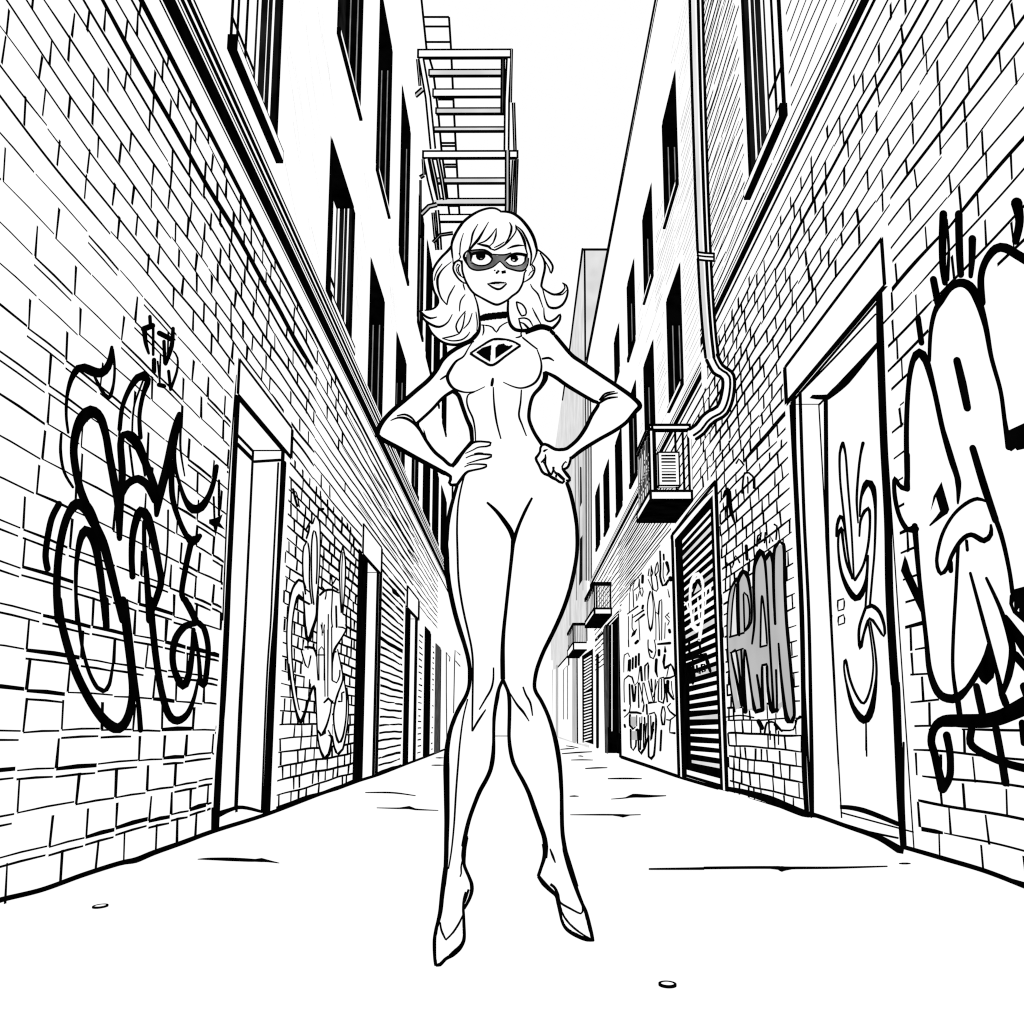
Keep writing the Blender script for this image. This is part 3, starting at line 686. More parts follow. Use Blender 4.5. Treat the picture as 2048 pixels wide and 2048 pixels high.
# HRAN graffiti
m=MB(); s1=PX(XR-.006); s2=PX(XR-.010); s3=PX(XR-.014)
hull=[(145,1020),(165,950),(195,890),(210,870),(235,845),(268,880),(290,960),(296,820),(335,730),(365,768),(398,740),(415,790),(425,705),(482,688),(488,900),(500,1150),(525,1450),(548,1730),(510,1765),(470,1670),(440,1715),(405,1700),(372,1560),(350,1690),(312,1705),(285,1690),(250,1700),(228,1668),(190,1690),(165,1550),(148,1350),(138,1200)]
m.poly(s1,tK(hull),G_)
for pl in ([(160,1240),(185,920),(205,905),(205,1235)],[(350,1000),(378,1300),(345,1305)],[(415,800),(425,900),(430,1160),(415,1100)],[(245,1330),(265,1400),(290,1680),(250,1690)],[(352,1420),(375,1420),(378,1690),(352,1690)],[(165,1345),(190,1330),(215,1620),(205,1640)],[(452,1300),(470,1640),(440,1660)]):
    m.poly(s2,tK(pl),L_)
tstrokes(m,s3,tK,[
 ([(185,1700),(155,1500),(140,1250),(145,1050),(165,950),(198,900)],[10,8,8,8,10,20]),([(160,1250),(172,1050),(190,930)],8),([(205,1235),(200,1050),(205,920),(235,855),(265,890),(285,1020),(285,1160),(250,1210)],[12,14,16,30,20,12,12,12]),([(155,1250),(240,1225)],10),([(206,900),(208,1080),(212,1238)],14),([(160,1345),(235,1320)],8),([(225,1330),(232,1500),(236,1660)],12),
 ([(245,1215),(240,1050),(240,980),(262,1000),(275,1080),(270,1170),(245,1210)],9),([(230,1660),(195,1500),(165,1345),(190,1325),(215,1480),(230,1660)],[22,14,10,10,14,22]),
 ([(250,1700),(242,1500),(245,1325),(265,1420),(290,1600),(312,1700),(350,1690),(340,1600),(320,1480)],[26,14,10,12,12,26,26,16,12]),
 ([(290,1290),(305,1150),(300,950),(305,820),(340,735),(365,780),(380,950),(395,1250),(410,1500),(420,1690)],[10,14,16,18,40,16,12,12,12,16]),([(340,1310),(350,1000),(380,1300),(340,1310)],10),
 ([(355,1690),(352,1420),(378,1415),(385,1550),(410,1700),(440,1690)],[20,14,16,14,26,24]),([(372,780),(400,740),(415,800),(420,1000),(430,1170)],[20,30,16,12,14]),
 ([(430,1170),(420,900),(428,712),(480,690),(488,950),(500,1180),(525,1450),(545,1725),(510,1755),(490,1690),(465,1480),(450,1290)],[12,16,18,20,18,18,18,18,36,22,14,10]),([(435,1450),(440,1600),(440,1700)],12),
 ([(320,700),(325,640),(350,620),(330,670)],10),([(365,680),(370,620)],8),([(395,680),(400,640),(415,670)],8),([(435,660),(440,580),(425,570)],9),
 ([(135,860),(140,800),(170,830),(190,760),(215,800)],8),([(255,700),(260,780)],18),([(275,780),(275,850)],6),
 ([(120,400),(145,360),(160,470),(185,560)],[16,30,24,10]),([(140,380),(140,540)],10),([(230,380),(245,260),(295,280),(300,350)],10),([(265,290),(265,380)],7),([(195,200),(210,175),(240,210)],9)])
tstrokes(m,s3,tV,[([(330,430),(350,470)],26),([(365,510),(380,440),(430,440),(440,480)],[10,12,10,10]),([(430,450),(470,490)],[20,10]),([(400,490),(400,540)],6),([(450,490),(450,570)],6),([(470,485),(540,480),(560,420),(580,405)],[10,8,10,18]),([(115,408),(220,395),(300,408)],7)])
m.build('graffiti_lettering',RB,label='grey filled block graffiti letters HRAN outlined in black on brick')
# big face and hand graffiti at the right edge
m=MB()
tstrokes(m,RW,tQ,[
 ([(1228,1745),(1222,1400),(1235,1120),(1262,970),(1300,925),(1340,970),(1390,1150),(1440,1380),(1490,1560),(1535,1700),(1533,1832)],[32,30,28,34,60,44,30,30,34,34,10]),
 ([(1360,970),(1368,800),(1392,680),(1430,610),(1482,530),(1545,500),(1605,522),(1652,600),(1700,760),(1735,950),(1790,1150),(1815,1330),(1840,1490)],[20,24,28,40,46,50,56,52,34,26,24,26,40]),
 ([(1678,620),(1672,470),(1700,370),(1760,295),(1820,290),(1890,330),(1990,390)],[44,40,42,52,56,56,58]),
 ([(1445,85),(1440,250),(1442,400),(1455,500)],[46,46,40,34]),([(1462,120),(1478,300),(1468,480)],[20,14,26]),([(1538,85),(1542,300),(1550,450)],[46,44,40]),([(1620,235),(1618,350),(1610,460)],[46,40,26]),([(1385,480),(1412,620)],42),([(1292,712),(1313,862)],34),([(1888,20),(1905,130),(1882,248)],[70,50,44]),
 ([(1527,970),(1560,1110),(1590,1255)],[44,50,44]),([(1625,1500),(1690,1720),(1760,1932)],[36,44,40])])
m.poly(RW,tQ((1818,1405),(1840,1390),(1990,1320),(1990,1490),(1890,1512),(1880,1500),(1855,1518),(1832,1505)))
tstrokes(m,RW,tK,[
 ([(1228,150),(1226,300),(1215,355),(1175,330),(1150,290),(1152,400),(1180,520),(1228,600),(1280,598)],[30,34,34,24,22,26,26,32,36]),
 ([(1272,580),(1300,900),(1340,1250),(1362,1450),(1410,1580),(1470,1620),(1530,1615),(1590,1560),(1650,1470),(1700,1380),(1720,1290)],[36,26,26,34,46,52,56,34,36,40,20]),
 ([(1535,690),(1522,950),(1505,1250),(1503,1450),(1525,1620)],[20,20,20,20,26]),
 ([(1445,0),(1500,180),(1535,320),(1532,440)],[24,28,36,10]),
 ([(1700,430),(1650,415),(1580,445),(1500,520),(1435,640),(1405,790),(1430,868),(1470,830),(1495,760),(1550,670),(1612,632),(1690,668),(1732,630),(1732,575)],[12,22,22,18,20,20,24,24,24,26,28,34,28,14]),
 ([(1585,670),(1590,725)],18),([(1488,800),(1490,850)],28),
 ([(1608,865),(1680,1130),(1760,1430),(1800,1600)],[16,22,24,40]),([(1705,895),(1790,1080),(1850,1260),(1862,1350),(1840,1480),(1800,1600)],[16,24,40,44,44,26]),
 ([(1622,110),(1700,380),(1790,620),(1840,830),(1862,980)],[40,36,28,24,26]),([(1820,1130),(1890,1240),(1960,1340)],[30,60,80]),([(1880,1360),(1960,1450)],50)])
m.poly(RW,tK((1434,312),(1482,480),(1470,505),(1440,525),(1365,582),(1358,575),(1400,525),(1425,490),(1400,405),(1368,492),(1385,400)))
m.poly(RW,tK((1212,755),(1188,850),(1250,980),(1308,1102),(1325,1090),(1318,980),(1300,970),(1245,850),(1228,790)))
m.poly(RW,tK((1718,1290),(1760,1430),(1750,1495),(1705,1540),(1675,1520),(1648,1475),(1690,1390)))
m.poly(RW,tK((1990,930),(1932,945),(1870,962),(1845,1000),(1842,1050),(1865,1105),(1932,1165),(1990,1200)))
m.poly(PX(XR-.008),tK((1866,1050),(1872,1035),(1872,1072)),P_); m.poly(PX(XR-.008),tK((1892,1090),(1902,1075),(1902,1098)),P_)
tstrokes(m,RW,tV,[
 ([(1440,838),(1395,640),(1372,550),(1392,470),(1450,428),(1560,428),(1680,428),(1760,415),(1840,385),(1990,310)],[54,46,46,50,66,80,86,90,96,120]),
 ([(1442,838),(1482,770),(1488,680),(1482,600),(1465,515)],[54,44,42,44,46]),([(1530,290),(1545,400)],34),([(1645,220),(1660,290),(1680,380)],[40,44,44]),
 ([(1615,480),(1608,560),(1660,610),(1760,660),(1860,695),(1990,725)],[46,46,44,44,46,52]),([(1762,470),(1790,620),(1820,800)],[44,44,48]),([(1805,280),(1822,325)],44),([(1932,220),(1960,300)],50),([(1920,440),(1932,560)],40)])
m.build('graffiti_lettering',RB,label='huge black graffiti with a hand, eye and drips at the right edge')
# painted wall full of small lettering
m=MB(); pt=RW
tstrokes(m,pt,tS1,[([(300,860),(360,790),(460,720),(450,900),(370,970)],14),([(300,860),(290,990)],12),([(350,980),(360,1300)],14),([(280,1020),(275,1400)],8),([(410,1050),(420,1180),(470,1000)],12),([(380,780),(340,970)],8),([(470,760),(480,960),(520,1100),(545,1000),(530,920),(490,940)],14),([(535,690),(530,820)],46),
 ([(700,500),(690,700),(640,690),(660,560)],16),([(700,520),(730,640),(700,700),(740,960),(800,990),(830,940),(800,700)],20),([(780,690),(770,620),(820,420),(835,600),(780,690)],18),([(870,220),(880,560),(870,700),(920,880),(980,860),(1030,780)],[30,30,36,40,50,40]),([(935,440),(930,700),(960,800)],14),([(1000,440),(1040,600),(1000,680)],[60,40,14]),([(1070,740),(1075,760)],80),([(940,280),(945,380)],30),([(640,760),(700,900),(720,960)],10),
 ([(1020,950),(1050,1100)],[6,20]),([(680,1000),(640,1150),(625,1350),(650,1600),(685,1750),(725,1600),(740,1300),(710,1020)],[30,18,14,16,50,20,10,14]),([(720,980),(770,1300),(790,1600),(790,1932)],12),([(840,1430),(860,1180),(900,1150),(905,1500),(900,1932)],[30,20,14,16,12]),([(790,1400),(840,1430),(860,1932)],14),([(1040,1410),(970,1480),(1050,1570),(1020,1640)],16),([(1000,1440),(1050,1500)],10),([(1050,1740),(1060,1780)],50),([(970,1600),(960,1900)],12),
 ([(240,1430),(440,1280)],[14,26]),([(260,1480),(260,1932)],10),([(335,1440),(330,1700),(360,1760)],14),([(340,1500),(550,1360)],[12,30]),([(390,1580),(560,1440)],[16,40]),([(460,1520),(480,1932)],12),([(540,1270),(530,1320)],40),([(320,1870),(360,1810),(420,1720)],[10,60,10])])
tstrokes(m,pt,tS2,[([(260,0),(265,130)],16),([(400,60),(440,20)],50),([(170,620),(180,290),(250,250),(280,320)],[8,16,18,14]),([(285,590),(290,390)],40),([(340,550),(345,350)],34),([(400,520),(405,320)],40),([(460,480),(462,270)],36),([(260,390),(250,600)],14),
 ([(640,0),(640,150),(680,330),(740,360),(790,200),(760,0)],[18,18,24,24,14,14]),([(640,160),(710,230)],[10,40]),([(830,80),(1060,60)],[30,50]),([(850,200),(850,290)],50),([(965,120),(970,220)],[10,50]),([(960,290),(940,420),(950,540)],[40,50,20]),([(800,380),(790,600),(820,710)],[50,50,16]),([(970,540),(1080,470),(1150,690),(970,740)],[50,40,26,40]),([(1040,500),(1000,700)],14),
 ([(180,1200),(180,760),(260,690),(330,720),(380,880),(440,810),(480,520)],[12,14,30,30,16,10,16]),([(280,860),(290,1240)],30),([(330,880),(360,1180)],40),([(400,900),(380,1180)],30),([(450,830),(460,1300)],[16,26]),([(500,520),(520,780)],40),([(580,780),(580,500),(640,440),(640,760)],[16,30,40,16]),([(470,830),(560,1250)],16),([(540,830),(520,1200)],14),([(560,830),(650,1200),(700,1200)],[16,14,20]),([(650,790),(740,1200)],[20,16]),([(700,760),(720,1000)],26),([(820,800),(740,1100)],14),([(780,770),(760,1180)],18),([(850,760),(840,1180),(930,1220),(960,1100),(940,720),(870,740)],[16,24,40,24,24,20]),([(900,760),(900,1150)],18),([(980,860),(1010,1190)],30),([(1020,800),(1030,1000),(1130,1140)],[60,40,40]),([(1090,800),(1100,960),(1130,1090)],12),([(650,1220),(800,1200)],[30,20]),
 ([(300,1260),(280,1390),(180,1490)],[16,20,16]),([(290,1400),(420,1400),(500,1420)],[40,40,30]),([(540,1380),(560,1260)],26),([(620,1430),(610,1250)],30),([(660,1430),(760,1400),(800,1550),(790,1800),(770,1932)],[20,26,26,20,16]),([(290,1450),(290,1650),(350,1720),(390,1680)],[36,40,40,20]),([(420,1460),(420,1660)],14),([(480,1500),(470,1932)],14),([(520,1480),(510,1932)],12),([(570,1500),(590,1932)],26),([(640,1460),(640,1932)],26),([(690,1470),(700,1900)],20),([(740,1600),(700,1900)],40),([(310,1740),(310,1932)],20),([(430,1720),(430,1932)],20),
 ([(920,1290),(890,1450),(920,1640),(950,1640),(970,1400),(945,1290)],[26,24,36,30,18,20]),([(1070,1230),(1010,1290),(1060,1380),(1160,1460)],[20,20,26,36]),([(1150,1480),(1060,1550),(1000,1540)],[16,26,20]),([(1070,1560),(1060,1790),(1150,1800)],[24,20,40]),([(900,1740),(890,1932)],[16,24]),([(180,1360),(195,1360)],40),([(185,1640),(195,1680)],36)])
m.poly(PX(XR-.0065),tS2((300,1480),(400,1480),(415,1640),(350,1690),(305,1640)),G_); m.poly(PX(XR-.0065),tS2((320,1760),(420,1760),(430,1932),(320,1932)),G_)
tstrokes(m,pt,tP2,[([(875,480),(880,650),(900,680),(925,640),(930,480)],14),([(950,480),(955,680),(975,710),(1010,660),(1040,560)],[12,16,30,18,14]),([(975,420),(970,670)],10),([(1000,430),(1000,650)],10),([(1030,420),(1010,650)],8),([(1050,540),(1050,740),(1075,760),(1100,730),(1115,560),(1120,350)],[12,18,30,20,14,14]),([(1070,580),(1090,480)],[10,24]),([(1172,490),(1163,680)],18)])
m.build('graffiti_lettering',RB,label='crowded small black graffiti words on the whitewashed wall beside the shutter')

# ================================================================== FAR BUILDING, END WALL
FB=thing('far_building','tall pale grey building far down the alley behind the right row','building',(XR,30,0))
ztop=ux(1165,498,XR)[2]; yf=ux(1165,498,XR)[1]
m=MB(); m.box((XR,yf,0),(XR+9,55,ztop),{'*':L_,'f':G_ and L_})
m.stroke(PY(yf-.02),[(1166,499),(1222,499)],4,smooth=False); m.stroke(PX(XR-.02),[(1165,498),(1152,598),(1139,700),(1125,800)],[3.5,3,2.5,2]); m.stroke(PY(yf-.02),[(1169,499),(1170,610),(1171,800),(1172,900)],[3,3,2.5,2])
m.build('wall',FB)
an=MB(); an.box((XR,YR+.02,0),(XR+6,yf-.03,9.2),{'*':L_,'l':P_})
for u,wd,mm in ((1172,3,S_),(1177,4,M_),(1182,3,S_),(1168,2,G_)):
    an.stroke(PX(XR-.01),[(u-2,760),(u,900),(u+.5,1160)],wd,m=mm)
an.build('annex_wall',FB)
st=MB(); q=PX(XR-.03)
for a,wd,mm in (([(1156,900),(1160,1100)],2,M_),([(1150,900),(1153,1200)],2,M_),([(1142,1020),(1140,1250)],3,G_),([(1166,800),(1166,1180)],2,G_)): st.stroke(q,a,wd,m=mm)
st.build('wall_stripe_pattern',FB)  # grey vertical strokes drawn down the far wall
for a in ([(1160,933),(1163,935),(1164,1005),(1160,1015)],[(1160,1078),(1165,1070),(1165,1160),(1158,1172)],[(1136,1290),(1139,1290),(1139,1330),(1136,1332)]):
    wm=MB(); wm.poly(PX(XR-.035),a,SHADE and D_); wm.build('window',FB)
# ground floor of the far building
gfm=MB(); gfm.poly(q,[(1103,1341),(1116,1336),(1136,1312),(1190,1270),(1190,1492),(1150,1485),(1114,1472),(1103,1468)],P_)
q2=PX(XR-.036)
for a,wd,mm in (([(1104,1340),(1104,1470)],2,S_),([(1114,1332),(1114,1472)],5,G_),([(1116,1334),(1137,1310)],2,I_),([(1127,1438),(1127,1340),(1135,1331),(1135,1438)],2,M_),([(1149,1310),(1149,1482)],9,G_),([(1154,1310),(1155,1486)],2,I_)): gfm.stroke(q2,a,wd,m=mm,smooth=False)
gfm.build('ground_floor_wall',FB)
sh=MB(); q3=PX(XR-.05)
sh.poly(PX(XR-.044),[(1164,1312),(1186,1297),(1187,1490),(1165,1485)],I_)
v=1316
while v<1480: sh.stroke(q3,[(1169,v+4),(1182,v-4 if v<1380 else v)],2.6,m=P_); v+=6.2
sh.stroke(q3,[(1168,1484),(1187,1490)],2,m=P_); sh.build('shutter',FB)
sh=MB(); sh.stroke(q3,[(1195,1310),(1195,1494)],5); sh.build('door_jamb',FB)
EW=MB(); EW.box((-8,52,0),(8,54,3.5),W_); EW.box((XL,51.96,0),(XR,51.98,.04),I_)
tag(EW.build('end_wall'),'plain low white wall closing the far end of the alley','wall')

# ================================================================== balconies and pipes
def balcony(name,label,y0,y1,xo,zs0,zs1,zt,pw,near=False):
    b=thing(name,label,'balcony',(XR,(y0+y1)/2,zs0),'balconies on the right wall'); p=pw*y0/F
    m=MB(); m.ibox((xo,y0,zs0),(XR-.01,y1,zs1),p,{'*':P_,'b':I_}); m.build('slab',b)
    r=MB(); r.ibox((xo,y0,zt-.05 if near else zt-.03),(XR-.01,y0+.03,zt),p,P_); r.ibox((xo,y0,zt-.05 if near else zt-.03),(xo+.03,y1,zt),p,P_); r.build('top_rail',b)
    n=7
    for i in range(n):
        yy=y0+(y1-y0)*(i+.3)/n; mm=MB(); mm.box((xo,yy,zs1),(xo+.012,yy+(.012 if near else .025),zt-.03),S_ if i%2 else M_); mm.build('baluster',b)
    for t in (0.0,.93):
        xa=xo+(XR-xo)*t; mm=MB(); mm.ibox((xa,y0-.01,zs1),(xa+.035,y0+.02,zt-.04),p*.7,P_); mm.build('corner_post',b)
    if near:
        for t in (.13,.62,.80):
            xa=xo+(XR-xo)*t; mm=MB(); mm.ibox((xa,y0+.02,zs1),(xa+.008,y0+.03,zt-.04),p*.5,P_); mm.build('baluster',b)
        u=MB(); xa,xb_=xo+.075,xo+.275; za,zb=zs1+.045,zs1+.37
        u.ibox((xa,y0-.04,za),(xb_,y0+.05,zb),p*.6,P_)
        k=0
        for k in range(9):
            z=za+.035+k*.031; h=.008 if k in(3,4,5) else .015
            u.box((xa+.03,y0-.052,z),(xb_-.035,y0-.045,z+h),I_)
        u.build('louvred_panel',b)
    else:
        for i in range(9):
            xa=xo+(XR-xo)*(i+.5)/9; mm=MB(); mm.box((xa,y0+.005,zs1),(xa+.010,y0+.015,zt-.03),M_ if i%2 else S_); mm.build('baluster',b)
    return b
y1=ux(1386,990,XR)[1]
zt=uy(1340,850,y1)[2]; zs=uy(1340,1000,y1)[2]; zs1=uy(1340,982,y1)[2]; xo=uy(1301,980,y1)[0]
balcony('balcony','nearest balcony with louvred panel and black underside above the roller shutter',y1,y1+1.15,xo,zs,zs1,zt,5,True)
y2=ux(1224,1220,XR)[1]
balcony('balcony','middle small balcony with barred railing over the dark doorway',y2,y2+2.6,uy(1189,1220,y2)[0],uy(1200,1229,y2)[2],uy(1200,1217,y2)[2],uy(1200,1166,y2)[2],4)
y3=ux(1176,1290,XR)[1]
balcony('balcony','farthest tiny balcony with barred railing above the narrow slatted shutter',y3,y3+3,uy(1147,1290,y3)[0],uy(1150,1300,y3)[2],uy(1150,1285,y3)[2],uy(1150,1247,y3)[2],3)

dp=thing('drain_pipe','white drainpipe running down the right wall and bending towards the nearest balcony','drainpipe',(XR,9.2,4))
XP=XR-.10
path=[(1391,-60),(1396,150),(1404,400),(1411,560),(1418,660),(1424,715),(1436,738),(1456,754),(1455,790),(1444,820),(1424,832),(1412,842),(1400,858),(1386,868)]
pf=PX(XP)
def pipe(mb,pts,rpx):
    P,_w=resample(pts,1,(1,1),True,False,10); P3=[pf(*p) for p in P]; mb.tube(P3,[rpx*p[1]/F for p in P3],P_,10); return P,P3
m=MB(); P,P3=pipe(m,path[:6],13); 
for off,wd in ((-13,5),(13,5),(4,5.5)):
    m.stroke(PX(XP-.075),[(p[0]+off*.985,p[1]) for p in path[:6]],wd)
m.stroke(PX(XP-.078),[(p[0]-6,p[1]) for p in path[:6]],7,m=L_)  # pale grey band: the pipe's shading painted on as a stroke
m.build('pipe',dp)
m=MB(); P,P3=pipe(m,path[5:],12)
pp=path[5:]
def offs(pts,o):
    r=[]
    for i,p in enumerate(pts):
        a=pts[max(0,i-1)];b=pts[min(len(pts)-1,i+1)]; dx,dy=b[0]-a[0],b[1]-a[1];L=math.hypot(dx,dy); r.append((p[0]-dy/L*o,p[1]+dx/L*o))
    return r
for o,wd in ((-12,6),(12,6),(-3,4)): m.stroke(PX(XP-.075),offs(pp,o),wd)
m.build('elbow',dp)
m=MB()
c=pf(1410,513); m.tube([pf(1409,506),pf(1411,520)],[.085,.085],P_,12)
m.poly(PX(XP-.088),[(1395,504),(1428,507),(1428,523),(1396,520)],P_)
for v,wd in ((506,3.6),(513,3.0),(521,3.6)): m.stroke(PX(XP-.09),[(1395,v-2),(1410,v),(1428,v+1)],wd)
for a,b in (((1395,504),(1397,520)),((1428,507),(1428,522))): m.stroke(PX(XP-.09),[a,b],3)
m.build('collar',dp)

# ================================================================== fire escape
FEy=15.0; FE=thing('fire_escape','tall metal fire escape with ladder high on the left wall behind the woman','fire escape',(XL,FEy,6))
def bar(u0,v0,u1,v1,y=FEy,d=.06,px=4.5,m=P_):
    a=uy(u0,v1,y); b=uy(u1,v0,y); mb=MB(); lo=(min(a[0],b[0]),y,min(a[2],b[2])); hi=(max(a[0],b[0]),y+d,max(a[2],b[2]))
    e=px*y/F/2
    mb.box(lo,hi,{'*':S_,'f':m,'b':I_})
    x0,x1,z0,z1=lo[0],hi[0],lo[2],hi[2]; yy=y-.004
    for q in ((x0-e,z1-e,x1+e,z1+e),(x0-e,z0-e,x1+e,z0+e),(x0-e,z0-e,x0+e,z1+e),(x1-e,z0-e,x1+e,z1+e)):
        mb.quad((q[0],yy,q[1]),(q[2],yy,q[1]),(q[2],yy,q[3]),(q[0],yy,q[3]),I_)
    return mb
def rail(pts,wpx,y,m=P_,edge=3.6):
    """flat bar: dark bar with paler face"""
    mb=MB(); P3=[uy(*p,y) for p in pts]
    mb.stroke(PY(y),pts,wpx+edge,m=I_,smooth=False,cap=False)
    if wpx>0: mb.stroke(PY(y-.006),pts,max(.5,wpx-edge),m=m,smooth=False,cap=False)
    return mb
for a,yv in (((836,99,1023,115),0),((846,302,1035,316),0)):
    bar(*a).build('frame_bar',FE)
for u0,v0,u1,v1,mm in ((858,139,1012,151,L_),(866,178,1010,193,P_),(872,216,1012,227,L_),(868,254,1010,262,L_),(874,356,1012,366,L_),(866,397,1012,409,L_),(874,429,990,443,P_)):  # pale grey rungs: shading put into the bar colour
    bar(u0,v0,u1,v1,m=mm,px=3.8).build('rung',FE)
for pts,wd,mm in (([(1018,117),(1014,200),(1013,300)],8,P_),([(1006,117),(1005,225)],5,S_),([(1027,205),(1030,300)],3,P_),([(1023,98),(1021,205)],2,P_),([(1015,300),(1015,410),(1014,440)],7,G_),([(1027,320),(1023,400),(1021,440)],3,P_),([(1034,318),(1030,430),(1028,480)],3,M_),
                  ([(842,117),(856,195),(866,298)],9,P_),([(835,118),(840,172)],2,P_),([(853,190),(862,240),(867,298)],2,P_),([(852,318),(860,360),(870,400)],9,P_),([(846,318),(848,350)],2,P_),([(862,318),(872,365),(878,400)],5,L_),([(876,318),(884,360),(890,400)],5,L_),([(874,420),(877,450),(880,500)],5,P_),([(866,425),(870,470),(874,500)],3,P_)):
    rail(pts,wd,FEy-.02,mm).build('rail',FE)
rail([(843,428),(858,413),(874,409)],7,FEy-.05,G_).build('bracket',FE); rail([(830,192),(846,178)],7,FEy-.05,G_).build('bracket',FE); rail([(866,485),(880,470),(906,466)],4,FEy-.05,G_).build('bracket',FE); rail([(840,355),(848,350)],5,FEy-.05,M_).build('bracket',FE)
rail([(841,360),(841,440),(840,470)],1,FEy-.05,S_).build('post',FE)
yl=FEy+.3
ld=rail([(841,-20),(853,97),(866,140),(877,230),(883,300),(890,352),(899,430)],0,yl); ld.build('ladder_stringer',FE)
ld=rail([(898,34),(902,97),(908,224),(912,301),(917,395),(919,430)],0,yl); ld.build('ladder_stringer',FE)
for u0,v0,u1,v1 in ((846,34,898,34),(850,53,900,53),(853,84,902,84),(876,199,906,199),(883,286,911,286),(884,292,911,292),(888,329,913,329),(890,334,913,334),(897,412,918,412)):
    rail([(u0,v0),(u1,v1)],0,yl).build('ladder_rung',FE)

# ================================================================== THE WOMAN
Y0=2.85
YT=uz(868,1932,0)[1]
def ybody(u,v):
    u=np.asarray(u,float);v=np.asarray(v,float)
    t=np.clip((v-1380)/(1932-1380),0,1); wl=np.clip((1012-u)/20,0,1)
    return Y0-(Y0-YT)*t*wl
cn_=lambda y:(lambda u,v:np.full(np.shape(u),y))
def raster(poly,us,vs):
    U,V=np.meshgrid(us,vs); r=np.zeros(U.shape,bool); n=len(poly); j=n-1
    for i in range(n):
        xi,yi=poly[i];xj,yj=poly[j]
        if yi!=yj:
            c=((yi>V)!=(yj>V))&(U<(xj-xi)*(V-yi)/(yj-yi)+xi); r^=c
        j=i
    return U,V,r
def smooth_poly(pts,step=6):
    P,_w=resample(pts,1,(1,1),True,True,step); return P
LAYERS=[]
def inflate(polys,yc,k,step=3.0,iters=420,lift=0.0):
    """one closed rounded surface over the even-odd region of polys (picture outline read at depth yc)"""
    allp=[p for pl in polys for p in pl]
    u0,u1=min(p[0] for p in allp)-2*step,max(p[0] for p in allp)+2*step; v0,v1=min(p[1] for p in allp)-2*step,max(p[1] for p in allp)+2*step
    def solve(st,init,it):
        us=np.arange(u0,u1,st);vs=np.arange(v0,v1,st); r=None
        for pl in polys:
            U,V,q=raster(pl,us,vs); r=q if r is None else r^q
        h=np.zeros(U.shape) if init is None else init(us,vs)
        h[~r]=0
        for _ in range(it):
            n=np.zeros_like(h); n[1:-1,1:-1]=.25*(h[:-2,1:-1]+h[2:,1:-1]+h[1:-1,:-2]+h[1:-1,2:])+ .5*st*st*1.0
            n[~r]=0; h=n
        return us,vs,U,V,r,h
    us,vs,U,V,r,h=solve(step*3,None,500)
    def ini(us2,vs2):
        iu=np.clip(np.searchsorted(us,us2)-1,0,len(us)-2); iv=np.clip(np.searchsorted(vs,vs2)-1,0,len(vs)-2)
        fu=np.clip((us2-us[iu])/(us[1]-us[0]),0,1)[None,:]; fv=np.clip((vs2-vs[iv])/(vs[1]-vs[0]),0,1)[:,None]
        A=h[iv][:,iu];B=h[iv][:,iu+1];C=h[iv+1][:,iu];D=h[iv+1][:,iu+1]
        return (A*(1-fu)+B*fu)*(1-fv)+(C*(1-fu)+D*fu)*fv
    us,vs,U,V,r,h=solve(step,ini,iters)
    Yc=yc(U,V); hh=k*np.sqrt(np.maximum(h,0))*Y0/F
    mb=MB(); idf=-np.ones(U.shape,int); idb=-np.ones(U.shape,int)
    # include rim cells: vertex set = inside plus their 4-neighbours at zero height
    for i in range(U.shape[0]):
        for j in range(U.shape[1]):
            if r[i,j]:
                p=uy(U[i,j],V[i,j],Yc[i,j]-hh[i,j]); idf[i,j]=mb.vert(p)
                edge=not(r[i-1,j] and r[i+1,j] and r[i,j-1] and r[i,j+1])
                if edge: idb[i,j]=idf[i,j]
                else:
                    c=uy(U[i,j],V[i,j],Yc[i,j]); idb[i,j]=mb.vert((c[0],c[1]+hh[i,j],c[2]))
    for i in range(U.shape[0]-1):
        for j in range(U.shape[1]-1):
            q=[(i,j),(i,j+1),(i+1,j+1),(i+1,j)]; ok=[a for a in q if r[a]]
            if len(ok)>=3:
                mb.face([idf[a] for a in ok][::-1],P_)
                b=[idb[a] for a in ok]
                if b!=[idf[a] for a in ok]: mb.face(b,P_)
    yf=np.where(r,Yc-hh-lift,np.nan)
    for _ in range(3):
        pad=np.pad(yf,1,constant_values=np.nan)
        st_=np.stack([pad[:-2,1:-1],pad[2:,1:-1],pad[1:-1,:-2],pad[1:-1,2:]])
        with np.errstate(all='ignore'):
            mn=np.nanmin(np.where(np.isnan(st_),9e9,st_),axis=0)
        yf=np.where(np.isnan(yf)&(mn<1e9),mn,yf)
    LAYERS.append((us,vs,yf))
    return mb
def front(u,v,default=Y0):
    best=None
    for us,vs,yf in LAYERS:
        i=int(round((v-vs[0])/(vs[1]-vs[0])));j=int(round((u-us[0])/(us[1]-us[0])))
        if 0<=i<yf.shape[0] and 0<=j<yf.shape[1] and yf[i,j]==yf[i,j]:
            if best is None or yf[i,j]<best: best=yf[i,j]
    return float(best) if best is not None else float(ybody(u,v))
